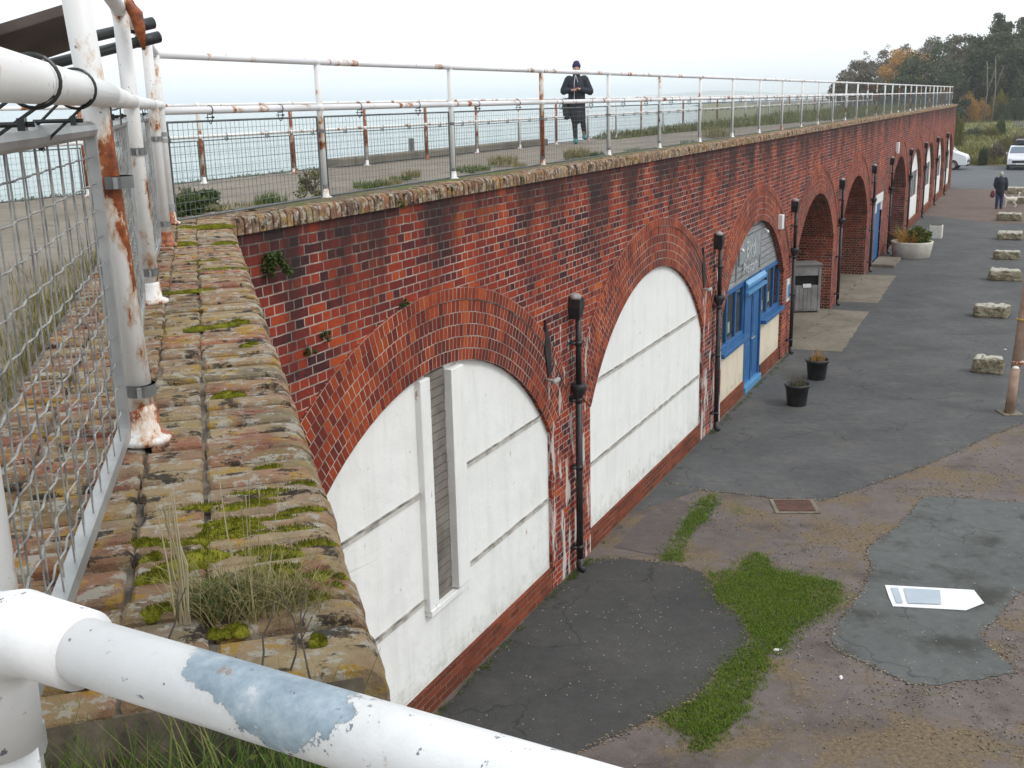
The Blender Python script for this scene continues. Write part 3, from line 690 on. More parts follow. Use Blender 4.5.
for k_ in range(10): downpipe(3.5+6.4*k_-(SH if k_ > 4 else 0))
# small wall fittings
mb = MB(); mb.box((14.86,-.1,3.0),(15.06,.0,3.3)); obj('alarm_box', mb, M['white'], B, bevel=.01)
mb = MB(); mb.box((35.2,-.1,3.55),(35.5,.0,3.95)); obj('alarm_box', mb, M['white'], B, bevel=.01)
mb = MB(); mb.box((16.02,-.03,1.25),(16.35,-.004,1.75)); nb = obj('notice_board', mb, M['white'], B)
mb = MB(); mb.box((16.06,-.036,1.33),(16.31,-.031,1.62)); obj('notice_sheet', mb, M['blue_light'], nb)
for cc in (C0, C0+BAY):
    x = cc+2.42; z = 3.02
    mb = MB(); mb.mesh_add([(x,-.03,z+.33),(x+.12,-.03,z+.05),(x+.15,-.03,z-.3),(x+.06,-.03,z-.35),(x-.03,-.03,z+.0)]+[(x,0.02,z+.33),(x+.12,0.02,z+.05),(x+.15,0.02,z-.3),(x+.06,0.02,z-.35),(x-.03,0.02,z+.0)], [(0,1,2,3,4),(0,5,6,1),(1,6,7,2),(2,7,8,3),(3,8,9,4),(4,9,5,0)])
    lb = obj('lamp_back_plate', mb, M['black'], B)
    mb = MB(); mb.tube([(x,0,z-.36),(x,-.14,z-.36)], .015, 8); mb.tube([(x-.07,-.14,z-.36),(x+.07,-.14,z-.36)], .03, 8); obj('lamp_fitting', mb, M['lead'], lb, True)

# ------------------------------------------------------------------ near wing wall with parapet
Wg = thing('wing_wall', 'short brick wing wall whose mossy parapet leads away from the viewer', 'wall', PO, PROT)
PW = .70
# local: x inwards, y = -along because of handedness
def pl(x, y, z): return (x, -y, z)
YE = .78+.0   # the run starts this far in front of PO along the wall, towards the camera
YS = .10
mb = MB()
for (a, b_, c_, d_2) in (((0,YS),(0,PL),0,4.88),):
    mb.face([pl(.03,YS,0), pl(.03,PL,0), pl(.03,PL,4.885), pl(.03,YS,4.885)])
mb.face([pl(.03,YS,0), pl(.03,YS,4.885), pl(PW,YS,4.885), pl(PW,YS,0)])
mb.face([pl(PW,YS,4), pl(PW,PL,4), pl(PW,PL,4.885), pl(PW,YS,4.885)])
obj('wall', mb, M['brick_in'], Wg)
mb = MB(); a_, b_ = pl(.035,YS,4.84), pl(PW,PL,4.986); mb.box((a_[0],b_[1],a_[2]),(b_[0],a_[1],b_[2])); obj('mortar_bed', mb, M['bed'], Wg)
mb = brick_row(int((PL-YS)/.0765), .0765, [(0,.227,1),(.227,.345,0),(.345,.572,0),(.572,.69,0)], random.Random(5), w=.067, jz=.008)
mb.v = [(x, -(YS+y), TOP-.001+z) for x, y, z in mb.v]
obj('coping', mb, coping_mat('parapet_brick', 1, .75, True), Wg)

# ------------------------------------------------------------------ railings
def flange(mb, p, r=.055):
    x, y, z = p; mb.lathe([(r*1.0,0),(r*1.02,.012),(r*.62,.022),(r*.55,.07),(.026,.085)], 18, (x,y,z))
def ball(mb, p, r=.04): mb.ell(p, (r,r,r), 12, 8)
def railing(name, label, posts, ztop, zmid, zbase, mesh_z, group, rP=.0255, rR=.0245, heavy=.2, seed=1, ncoarse=10, wire=.0035, pitch=.05, leans={}, gaps=(), meshfrom=0, crimp=False, meshoff=None, railmat=None, skip=(), railstart=None):
    R = thing(name, label, 'railing', (posts[0].x, posts[0].y, zbase)); O = Vector((posts[0].x, posts[0].y, zbase)); rr = random.Random(seed)
    def lo(p, z): return Vector((p.x-O.x, p.y-O.y, z-zbase))
    for i, p in enumerate(posts):
        if i in skip: continue
        mb = MB(); ln = leans.get(i, (0, 0)); t = Vector((ln[0], ln[1], 0))
        mb.tube([lo(p, zbase), lo(p, zmid)+t*.6, lo(p, ztop)+t], rP, ncoarse+2)
        mt = M['paint_heavy'] if rr.random() < (heavy if i > 10 or heavy > .5 else heavy*.25) else (M['paint_rust'] if rr.random() < .6 else M['paint'])
        if crimp: mt = M['paint_mid'] if i in (1, 2) else M['paint_rust']
        po = obj('post', mb, mt, R, True)
        mb = MB(); flange(mb, lo(p, zbase)); obj('base_flange', mb, M['paint_mid'], po, True)
        mb = MB(); ball(mb, lo(p, zmid)+t*.6, .036); obj('joint_fitting', mb, M['paint'], po, True)
        mb = MB(); ball(mb, lo(p, ztop)+t, .033); obj('joint_fitting', mb, M['paint'], po, True)
    for z, f in ((ztop, 1), (zmid, .6)):
        mb = MB()
        pts = []
        for i, p in enumerate(posts):
            ln = leans.get(i, (0, 0)); pts.append(lo(p, z)+(Vector((ln[0]*f, ln[1]*f, 0)) if z == ztop else Vector((0,0,0))))
        if railstart is not None: pts[0] = lo(railstart, z)
        for a, b_ in zip(pts, pts[1:]): mb.tube([a, b_], rR, ncoarse)
        obj('top_rail' if z == ztop else 'middle_rail', mb, railmat or M['rail'], R, True)
    if mesh_z:
        z0, z1 = mesh_z
        for i, (a, b_) in enumerate(zip(posts, posts[1:])):
            if i in gaps: continue
            d = (b_-a); L = d.length; d = d.normalized(); nrm = Vector((-d.y, d.x, 0))*(meshoff or 0)
            s, e = a+d*(.07 if crimp else .05)+nrm, b_-d*(.075 if crimp else .05)+nrm
            q0, q1 = z0, z1
            fr = MB(); r_ = .011 if crimp else .008
            c_ = [lo(s,q0), lo(e,q0), lo(e,q1), lo(s,q1)]
            if crimp:
                fr.bar(c_[0],c_[1],.024,.024); fr.bar(c_[1],c_[2],.024,.024,up=tuple(d)); fr.tube([c_[2],c_[3]],.017,10); fr.bar(c_[3],c_[0],.024,.024,up=tuple(d))
            else:
                for k1 in range(4): fr.tube([c_[k1], c_[(k1+1)%4]], r_, 6)
            pn = obj('mesh_panel', fr, M['galv'] if crimp else M['wire'], R)
            mb = MB(); L2 = (e-s).length; nv = int(L2/pitch); nh = int((q1-q0)/pitch)
            for j in range(1, nv):
                p = s+d*(L2*j/nv); 
                if crimp:
                    off = Vector((-d.y, d.x, 0))*.004*(1 if j % 2 else -1)
                    mb.tube([lo(p+off, q0), lo(p-off*.0, (q0+q1)/2), lo(p+off, q1)], wire/2, 5, False)
                else: mb.tube([lo(p, q0), lo(p, q1)], wire/2, 3, False)
            for j in range(1, nh):
                z = q0+(q1-q0)*j/nh
                if crimp:
                    off = Vector((-d.y, d.x, 0)); path = []
                    for m_ in range(nv*2+1):
                        pp = s+d*(L2*m_/(nv*2)); sgn = math.cos(math.pi*m_/2+math.pi*j)
                        path.append(lo(pp+off*.0026*(1 if (m_//2+j) % 2 else -1)*(1 if m_ % 2 == 0 else 0), z))
                    mb.tube(path, wire/2*1.15, 4, False)
                else: mb.tube([lo(s, z), lo(e, z)], wire/2, 3, False)
            obj('wire_mesh', mb, M['wire_near'] if crimp else M['wire'], pn)
            cl_r = .0022 if crimp else .003
            for t_ in ((.20, .56) if crimp else (.25, .72)):
                mb = MB()
                p = s+(e-s)*t_; ra = railstart if (railstart is not None and i == 0) else a; cc = lo(p, zmid); cc = cc+Vector((0,0,0)) if ra is a else lo(ra+(b_-ra)*max(0,min(1,((p.y-ra.y)/(b_.y-ra.y)))), zmid); 
                ang = [math.pi*2*k1/24 for k1 in range(25)]
                nn = Vector((-d.y, d.x, 0))
                mb.tube([cc+nn*math.cos(a_)*(rR+.004)+Vector((0,0,1))*math.sin(a_)*(rR+.004) for a_ in ang], cl_r, 5)
                mb.tube([cc+nn*.02-Vector((0,0,rR*.6)), lo(p+nn*.018, q1), lo(p, q1-.02)], cl_r, 5); mb.tube([cc-nn*.02-Vector((0,0,rR*.6)), lo(p-nn*.018, q1), lo(p, q1-.02)], cl_r, 5)
                mm_ = (cc+lo(p, q1))/2; mm_.z = (q1+zmid-rR)/2-zbase; mb.tube([mm_-nn*.035, mm_+nn*.035], .0035, 6); mb.bar(mm_-nn*.022-d*.009, mm_-nn*.022+d*.009, .008, .014)
                obj('hanging_clip', mb, M['tubeblack'], pn)
            if crimp or i < 6:
                for z in (q0+.06, q1-.12):
                    for pp in (a, b_):
                        mb = MB()
                        mb.tube([lo(pp, z), lo(pp, z+.025)], rP+.005, 12); mb.bar(lo(pp, z+.012), lo(pp, z+.012)+(d*.045 if pp is a else -d*.045), .008, .022)
                        obj('post_clamp', mb, M['galv'], pn)
    return R
nearposts = [Vector((-.49,.92,0)), Vector((-.805,2.27,0)), Vector((-1.345,4.03,0)), Vector((-1.83,5.80,0)), Vector((-2.15,6.95,0))]
railing('near_railing', 'white peeling pipe railing with mesh panels on the near parapet', nearposts, 6.05, 5.735, 5.0, (5.045, 5.668), None, heavy=0, seed=4, ncoarse=18, wire=.0028, pitch=.05, leans={1:(-.05,0), 2:(-.008,.0)}, crimp=True, meshoff=.034, railstart=Vector((-.365,.69,0)), rP=.0275, rR=.0245, railmat=M['paint'])
mainposts = [nearposts[-1]] + [W(-.93+2.125*k_, .25, 0) for k_ in range(32)]
railing('terrace_railing', 'long white rusting railing on the wall coping above the arches', mainposts, 6.04, 5.70, 5.0, (5.02, 5.63), None, heavy=.22, seed=9, ncoarse=8, wire=.0032, pitch=.05, skip=(0,))
seaposts = [W(2.7+1.88*k_, 4.65, 0) for k_ in range(-9, 33)]
railing('seaward_railing', 'rusty seaward railing at the far edge of the terrace', seaposts, 5.76, 5.38, 4.8, (4.84, 5.33), None, heavy=.6, seed=5, ncoarse=7, wire=.0032, pitch=.06, rP=.026, rR=.022, railmat=M['paint_rust'])

# foreground handrail
HR = thing('foreground_handrail', 'thick white pipe handrail with flaking paint crossing the near corner', 'handrail', (-.43,.80,DECK-.3))
hO = Vector((-.43,.80,DECK-.3))
a = Vector((-.416,.820,5.285)); b_ = Vector((.55,.296,5.285)); dirr = (b_-a).normalized()
def foreground_mat():
    k = NM('flaking_handrail_paint'); v = k.co(); 
    n1 = k.noise(k.map(v,(1,1,1),(2.3,.4,1.1)), 9, 8, .62)
    x = k.sep(v)[0]; z = k.sep(v)[2]
    band = k.math('SUBTRACT', 1.0, k.math('MULTIPLY', k.math('ABSOLUTE', k.math('SUBTRACT', x, .275)), 9.5))    # the worn stretch of pipe
    up_ = k.math('MULTIPLY', k.math('SUBTRACT', z, .785), 14.0)
    fine = k.noise(v, 45, 8, .7)
    sm = k.math('ADD', k.math('ADD', k.math('MULTIPLY', n1, 1.1), k.math('MULTIPLY', band, .42)), k.math('ADD', k.math('MULTIPLY', up_, .55), k.math('MULTIPLY', k.math('SUBTRACT', fine, .5), .35)))
    g = k.ramp(sm, [(.895, 0.), (.905, 1.)]); halo = k.ramp(sm, [(.80, 0.), (.895, .5)])
    c = k.mix(k.ramp(k.noise(v, 9, 7, .65), [(.4, 0.), (.7, .5)]), (.84,.84,.84), (.62,.63,.64))
    c = k.mix(halo, c, (.66,.67,.66))
    ga = k.ramp(k.noise(v, 38, 7, .7), [(.3,(.20,.27,.33)), (.5,(.34,.43,.50)), (.62,(.46,.54,.60)), (.7,(.70,.72,.74))])
    c = k.mix(g, c, ga)
    c = k.mix(k.ramp(k.noise(v, 75, 5, .6), [(.66, 0.), (.69, .85)]), c, (.10,.10,.16))
    c = k.mix(k.ramp(k.noise(k.map(v,(1,1,1),(9,9,9)), 26, 6, .65), [(.66, 0.), (.72, .75)]), c, (.36,.20,.10))
    k.set('Base Color', c); k.set('Roughness', .42)
    k.set('Normal', k.bump(k.math('ADD', k.math('MULTIPLY', g, -.6), k.math('MULTIPLY', k.noise(v, 34, 6, .7), .5)), .7, .003)); return k.m
M['fg'] = foreground_mat()
mb = MB(); mb.tube([a-hO+dirr*.05, b_-hO], .0262, 40); obj('rail', mb, M['fg'], HR, True)
mb = MB(); up = Vector((0,0,1))
ec = a-hO
path = [ec+dirr*.075, ec+dirr*.02]+[ec+dirr*(-.035+.055*math.cos(t))*1+up*(-.055+.055*math.sin(t)) for t in (R_(75), R_(55), R_(35), R_(15), 0)]
path = [ec+dirr*.078, ec+dirr*.03, ec+dirr*.005+up*-.001, ec+dirr*-.02+up*-.009, ec+dirr*-.038+up*-.028, ec+dirr*-.045+up*-.055, ec+dirr*-.045+up*-.12]
mb.tube(path, [.0325,.0335,.036,.038,.038,.036,.0345], 36); obj('elbow_fitting', mb, M['fg'], HR, True)
mb = MB(); pp = ec+dirr*-.045; mb.tube([pp+up*-.10, Vector((pp.x,pp.y,.0))], .028, 36); obj('post', mb, M['fg'], HR, True)

# board with black tubes beyond the near railing
BD = thing('timber_board', 'dark timber board on two black tubes beyond the near railing', 'board', (-2.9,4.2,DECK))
def dist(x, y, d): r_ = ray(x, y); return Vector(r_/np.linalg.norm(r_)*d)+Vector((0,0,EYE))
bo = Vector((-2.9,4.2,DECK))
t1a, t1b = dist(-60,72,4.6)-bo, dist(152,23,5.0)-bo
t2a, t2b = dist(-60,92,4.7)-bo, dist(158,37,5.1)-bo
for s_, e_ in ((t1a,t1b),(t2a,t2b)):
    mb = MB(); mb.tube([s_, e_], .022, 16); tb = obj('tube', mb, M['tubeblack'], BD, True)
    mb = MB(); dv = (e_-s_).normalized(); mb.tube([e_-dv*.10, e_+dv*.004], .0245, 16); obj('end_cap', mb, M['black'], tb, True)
mb = MB(); q0, q1 = dist(-60,48,4.3)-bo, dist(75,6,4.5)-bo; q2, q3 = dist(75,44,4.75)-bo, dist(-60,88,4.55)-bo
th = Vector((0,0,.02)); vs = [q0,q1,q2,q3]
mb.mesh_add([v_+th for v_ in vs]+[v_-th for v_ in vs], [(0,1,2,3),(7,6,5,4),(0,4,5,1),(1,5,6,2),(2,6,7,3),(3,7,4,0)]); obj('board', mb, M['wood_dark'], BD, bevel=.004)
mb = MB(); mb.box((-.35,-.05,0),(-.25,.05,1.25)); mb2 = Vector(q0+q3)/2
mb = MB(); pass
for t_a, t_b in ((t1a,t1b),(t2a,t2b)):
    e_ = t_a-(t_b-t_a).normalized()*.5; mb = MB(); mb.tube([t_a, e_], .022, 12); mb.tube([Vector((e_.x,e_.y,0)), e_+Vector((0,0,.03))], .03, 12); obj('support_leg', mb, M['tubeblack'], BD, True)
# padlock chain on post
mb = MB(); c_ = dist(134,8,4.2); pts = [dist(x,y,4.18) for x, y in ((124,-14),(130,6),(136,14),(140,30),(144,50))]; mb.tube([p-pts[2] for p in pts], [.006,.02,.025,.02,.006], 8)
tag(obj('rusty_strap', mb, M['paint_heavy'], None, True, loc=pts[2]), 'rusty twisted strap hanging from the near railing post', 'strap')

# ------------------------------------------------------------------ sea edge and beacon stones
mb = MB(); mb.box((6.0,4.85,DECK),(14.0,5.12,DECK+.13)); tag(obj('low_kerb', mb, M['concrete'], None, loc=A2, rotz=WROT, bevel=.02), 'low grey concrete kerb behind the seaward railing', 'kerb')
mb = MB(); mb.tube([(0,0,0),(0,0,.22)], .045, 10); tag(obj('mooring_bollard', mb, M['wood_grey'], None, loc=W(8.4,4.98,DECK+.13)), 'small grey bollard standing on the low concrete kerb', 'bollard')

# ------------------------------------------------------------------ plants
def blades(n, r, h, lean=.5, wd=.006, seed=0, base=(0,0,0), segs=2, sy=1.0):
    rg = np.random.default_rng(seed); V = []
    for i in range(n):
        a = rg.uniform(0, 2*math.pi); rad = r*math.sqrt(rg.uniform()); x, y = rad*math.cos(a), rad*math.sin(a)*sy
        hh = h*rg.uniform(.45, 1); la = rg.uniform(0, 2*math.pi); ll = lean*hh*rg.uniform(.2, 1)
        dx, dy = math.cos(la)*ll, math.sin(la)*ll; px, py = -math.sin(la)*wd, math.cos(la)*wd
        b0 = (base[0]+x, base[1]+y, base[2])
        m0 = (b0[0]+dx*.35, b0[1]+dy*.35, b0[2]+hh*.6); t0 = (b0[0]+dx, b0[1]+dy, b0[2]+hh)
        V += [(b0[0]-px,b0[1]-py,b0[2]),(b0[0]+px,b0[1]+py,b0[2]),(m0[0]+px*.8,m0[1]+py*.8,m0[2]),(m0[0]-px*.8,m0[1]-py*.8,m0[2])]
        V += [(m0[0]-px*.8,m0[1]-py*.8,m0[2]),(m0[0]+px*.8,m0[1]+py*.8,m0[2]),(t0[0]+px*.1,t0[1]+py*.1,t0[2]),(t0[0]-px*.1,t0[1]-py*.1,t0[2])]
    return np.array(V)
def leaves(n, rad, ls, seed=0, clumps=0, flat=1.0, hollow=.55):
    rg = np.random.default_rng(seed)
    if clumps:
        cc = rg.normal(size=(clumps,3)); cc /= np.linalg.norm(cc,axis=1)[:,None]; cc *= (hollow+(1-hollow)*rg.uniform(size=(clumps,1)))
        cc[:,2] = np.abs(cc[:,2])*1.0-.25*(rg.uniform(size=clumps) < .4)
        cid = rg.integers(0, clumps, n); cr_ = rg.uniform(.14, .30, clumps)
        d = rg.normal(size=(n,3)); d /= np.linalg.norm(d,axis=1)[:,None]
        p = cc[cid]*.78 + d*cr_[cid][:,None]*(rg.uniform(size=(n,1))**.45)
    else:
        d = rg.normal(size=(n,3)); d /= np.linalg.norm(d,axis=1)[:,None]; p = d*rg.uniform(size=(n,1))**.4
        p[:,2] = np.abs(p[:,2])
    p = p*np.array(rad)
    t = rg.normal(size=(n,3)); t /= np.linalg.norm(t,axis=1)[:,None]
    b = np.cross(t, rg.normal(size=(n,3))); b /= np.linalg.norm(b,axis=1)[:,None]
    s = ls*rg.uniform(.6,1.3,(n,1))
    V = np.stack([p-t*s, p-b*s*.5, p+t*s, p+b*s*.5], 1).reshape(-1,3)
    return V
# moss on parapet: lumps made of tiny blades
def moss_lump(c, rx, ry, seed):
    r_ = random.Random(seed); n, m_ = 14, 5; fs = []; ring = []
    ph = [r_.uniform(0, 6.28) for _ in range(4)]
    for i in range(m_+1):
        t = i/m_; row = []
        for k_ in range(n):
            a = 2*math.pi*k_/n; w_ = 1+.22*math.sin(2*a+ph[0])+.16*math.sin(3*a+ph[1])+.1*math.sin(5*a+ph[2])
            q = math.cos(t*math.pi/2); x, y = math.cos(a)*rx*w_*q, math.sin(a)*ry*w_*q; z = (.5*min(rx,ry)+.006)*math.sin(t*math.pi/2)+r_.uniform(-.001,.001)
            p = c+PN*x+PE*y; row.append((p.x, p.y, c.z+z-.004))
        ring.append(row)
    V = []
    for a, b in zip(ring, ring[1:]):
        for k_ in range(n): V += [a[k_], a[(k_+1)%n], b[(k_+1)%n], b[k_]]
    V = np.array(V)
    # fuzz
    for j in range(int(60+rx*ry*60000)):
        a = r_.uniform(0,6.28); q = math.sqrt(r_.uniform(0,1)); p = c+PN*(math.cos(a)*rx*q)+PE*(math.sin(a)*ry*q); z = c.z-.004+(.5*min(rx,ry)+.006)*math.sqrt(max(0,1-q*q))
        dx, dy = r_.uniform(-.002,.002), r_.uniform(-.002,.002); w_ = .0011
        V = V; FZ.append([(p.x-w_,p.y,z-.001),(p.x+w_,p.y,z-.001),(p.x+dx+.0003,p.y+dy,z+.005),(p.x+dx-.0003,p.y+dy,z+.005)])
    return V
FZ = []
mossspots = [(270,495,.075,.018),(235,506,.05,.014),(305,486,.035,.014),(262,520,.06,.014),(312,511,.035,.012),(288,548,.05,.02),(250,560,.055,.03),(215,540,.05,.02),(145,546,.03,.018),(162,558,.016,.012),(140,582,.03,.02),(290,530,.05,.012),(298,578,.04,.02),(325,590,.012,.012),(338,580,.010,.009),(262,600,.035,.012),(228,604,.018,.012),(310,598,.018,.010),(225,632,.014,.012),(320,640,.012,.009),(215,327,.06,.022),(240,322,.02,.014),(215,270,.09,.018),(200,262,.05,.015),(235,395,.03,.014),(180,245,.07,.03),(250,345,.02,.014),(185,292,.07,.014),(262,470,.02,.01),(230,243,.06,.02),(205,228,.10,.04),(205,600,.03,.015),(160,612,.03,.02),(262,505,.04,.016),(248,582,.06,.03),(175,570,.02,.015),(275,560,.03,.012),(235,530,.04,.02),(195,560,.03,.02)]
vs = []
rr = random.Random(11)
for i, (x, y, rx, ry) in enumerate(mossspots):
    p = G(x, y, TOP)
    for j in range(3):
        rx *= 1.3; ry *= 1.15; q_ = p+PN*rr.uniform(-rx*.7,rx*.7)+PE*rr.uniform(-ry*.6,ry*.6)
        xx = (q_-PO).dot(PN)
        if xx < rx*.55+.012: q_ = q_+PN*(rx*.55+.012-xx)
        vs.append(moss_lump(Vector((q_.x, q_.y, TOP-.001)), rx*rr.uniform(.35,.6), ry*rr.uniform(.45,.75), i*7+j))
vs.append(np.array([v for f in FZ for v in f]))
tag(fast_obj('moss', np.concatenate(vs), 4, M['moss']), 'bright green moss cushions in the joints of the near parapet', 'moss', kind='stuff')
def plant(name, label, cat, pos, V, mat, group=None, face=4):
    o = fast_obj(name, V, face, mat, loc=pos); return tag(o, label, cat, group)
# the big grass clump on the parapet
gc = G(250, 606, TOP)
T_ = thing('grass_clump', 'large tufted grass clump with dry seed stalks on the near parapet', 'grass clump', gc)
fast_obj('green_blades', blades(380, .09, .045, 1.7, .0009, 1, sy=.6), 4, M['shrub_olive'], T_)
fast_obj('dry_blades', blades(420, .12, .065, 1.8, .0007, 2, sy=.6), 4, M['grass_dry'], T_)
fast_obj('dark_blades', blades(200, .05, .045, 1.4, .0010, 3)+np.array([-.045,0,0]), 4, M['shrub'], T_)
mb = MB()
for i, (dx, dy, h_) in enumerate([(-.035,.02,.17),(-.03,.0,.20),(.0,.02,.15),(.012,.0,.19),(.02,.02,.16),(.05,.01,.17),(-.01,.03,.13)]):
    mb.tube([(dx*.4,dy,0),(dx*.8,dy,h_*.6),(dx,dy+.01,h_)], [.0007,.0006,.0005], 4)
    mb.ell((dx,dy+.01,h_+.004),(.0013,.0013,.007),6,5)
obj('seed_stalk', mb, M['straw'], T_)
T_ = thing('dry_stalks', 'bent straw coloured dead stalks left of the grass clump', 'dead plant', G(185, 625, TOP))
mb = MB()
for i in range(9):
    x0 = rr.uniform(-.012,.012); mb.tube([(x0,0,0),(x0+rr.uniform(-.01,.01),.0,.09),(x0-.01+rr.uniform(-.02,.005),.01,.15+rr.uniform(0,.05))], [.0016,.0013,.0008], 4)
obj('stalk', mb, M['straw'], T_)
for i, (x, y, h_) in enumerate(((262,668,.09),(290,672,.12),(313,690,.14),(168,640,.10))):
    mb = MB()
    p = G(x, y, TOP); z_ = 0
    path = [(0,0,0)]
    for j in range(4): path.append((path[-1][0]+rr.uniform(-.012,.012), path[-1][1]+rr.uniform(-.01,.01), h_*(j+1)/4))
    mb.tube(path, [.0016,.0014,.0012,.001,.0007], 5); mb.tube([path[2],(path[2][0]+.015,path[2][1],path[2][2]+.03)], .0008, 4)
    tag(obj('twig', mb, M['bark'], None, loc=p), ['short brown twig rising just above the handrail','forked brown twig right of the grass clump','tall brown twig nearest the parapet edge','thin brown twig left of the moss'][i], 'twig', 'twigs on the near parapet')
# greenery at the foot of the near railing, on the deck side and under the handrail
def multi(name, label, cat, spots, builder, mat, kind='stuff'):
    V = []
    for i, p in enumerate(spots):
        v = builder(i); V.append(v+np.array([p[0], p[1], p[2]]))
    return tag(fast_obj(name, np.concatenate(V), 4, mat), label, cat, kind=kind)
sp_ = [P_(PW+.02+abs(rr.gauss(0,.22)), rr.uniform(-.2,5.8), DECK) for _ in range(230)]
multi('verge_grass', 'yellow green grass growing along the inner side of the near parapet', 'grass', sp_, lambda i: blades(12, .06, .09+.12*((i*37)%10)/10, .9, .0022, i), M['grass_dry'])
sp_ = [P_(rr.uniform(.10,1.1), .10-abs(rr.gauss(.0,.13))-.03, DECK) for _ in range(460)]
multi('undergrowth', 'dark green weeds growing below the foreground handrail', 'weeds', sp_, lambda i: np.concatenate([leaves(30, (.05,.05,.15), .0075, i), blades(7, .05, .22, .8, .0015, i)]), M['grass'])
def bush(name, label, pos, rad, n, ls, mat, seed, cl=14, group=None, stem=.012):
    T = thing(name, label, 'shrub', pos, 0, group)
    fast_obj('foliage', leaves(n, rad, ls, seed, cl), 4, mat, T)
    mb = MB(); r_ = random.Random(seed)
    for i in range(5): mb.tube([(0,0,0),(r_.uniform(-.4,.4)*rad[0],r_.uniform(-.4,.4)*rad[1],rad[2]*.7)], [stem,stem*.4], 5)
    obj('stem', mb, M['bark'], T); return T
def tuft(label, pos, r, h, n, mat, seed, group='weed tufts along the coping', leafy=0):
    T = thing('weed_tuft', label, 'plant', pos, 0, group)
    fast_obj('blades', blades(n, r, h, .8, .004, seed), 4, mat, T)
    if leafy: fast_obj('leaves', leaves(leafy, (r,r,h*.8), .016, seed, 8), 4, M['shrub'], T)
bush('shrub', 'low green shrub in the corner behind the near railing', G(196,214,DECK), (.40,.34,.34), 4200, .022, M['shrub'], 3, 34)
bush('shrub', 'straggly grey green shrub left of the second railing post', G(312,194,DECK+.1), (.30,.25,.24), 700, .02, M['shrub_olive'], 4)
for i, (x, y, r_, h_, n, mt, lf, lb) in enumerate([
    (270,206,.14,.12,160,'grass',160,'dark leafy weed on the coping left of the first post'),
    (240,208,.25,.05,160,'grass_dry',0,'low mossy tuft at the corner of the coping'),
    (372,188,.22,.10,260,'grass',200,'green weed between the first and second posts'),
    (388,187,.16,.12,200,'grass_dry',0,'yellowish weed just right of the green weed'),
    (411,178,.12,.13,180,'grass_dry',0,'dry upright tuft left of the second post'),
    (400,180,.14,.07,120,'grass',100,'small green tuft left of the second post'),
    (473,171,.25,.10,260,'grass',200,'broad green weed right of the second post'),
    (503,165,.22,.18,260,'grass_dry',80,'tall olive tuft midway to the third post'),
    (520,167,.12,.08,120,'grass_dry',0,'little dry tuft left of the third post'),
    (577,158,.22,.20,420,'grass_dry',120,'bushy yellow tuft below the walking person'),
    (597,157,.14,.12,160,'shrub',80,'dark tuft beside the fourth post'),
    (635,153,.2,.10,160,'shrub',60,'low dark tuft right of the fourth post'),
    (718,137,.4,.30,420,'grass_dry',200,'large grassy tussock behind the seventh post'),
    (690,144,.2,.1,120,'grass',0,'small green tuft before the sixth post')]):
    tuft(lb, G(x, y, DECK+.02 if i > 1 else TOP-.02), r_, h_, n, M[mt], 40+i, leafy=lf)
# plant hanging on the wall below the corner and small ones at the arch
bush('wall_fern', 'green fern rooted in the brickwork just below the corner coping', W(-2.02,-.04,4.62), (.15,.10,.17), 1700, .014, M['shrub'], 8, 20, None, .003)
for x, y, s_, lb in ((306,352,.08,'green weed on the left haunch of the nearest arch'),(322,338,.09,'larger green weed on the haunch of the nearest arch'),(402,305,.07,'small green weed near the crown of the nearest arch'),(393,208,.12,'green weed hanging under the coping above the nearest arch'),(518,186,.12,'green weed under the coping above the first downpipe')):
    r_ = ray(x, y); t_ = (A2.x*NN.x+A2.y*NN.y)/(r_[0]*NN.x+r_[1]*NN.y); p = Vector(r_*t_)+Vector((0,0,EYE))
    bush('wall_weed', lb, p-NN*.03, (s_,.05,s_), 160, .013, M['shrub'], int(x), 5, 'weeds in the brickwork', .004)
# weeds along the wall foot
V = []
for i in range(150):
    u = rr.choice([rr.uniform(-1.5,3.3), rr.uniform(3.2,3.9), rr.uniform(9.6,16.3), rr.uniform(3,40)]); V.append(W(u, -.05-abs(rr.gauss(0,.04)), 0))
multi('wall_foot_weeds', 'small green weeds along the foot of the arcade wall', 'weeds', V, lambda i: np.concatenate([blades(10, .04, .05, .8, .003, i), leaves(12, (.05,.05,.04), .010, i)]), M['grass'])
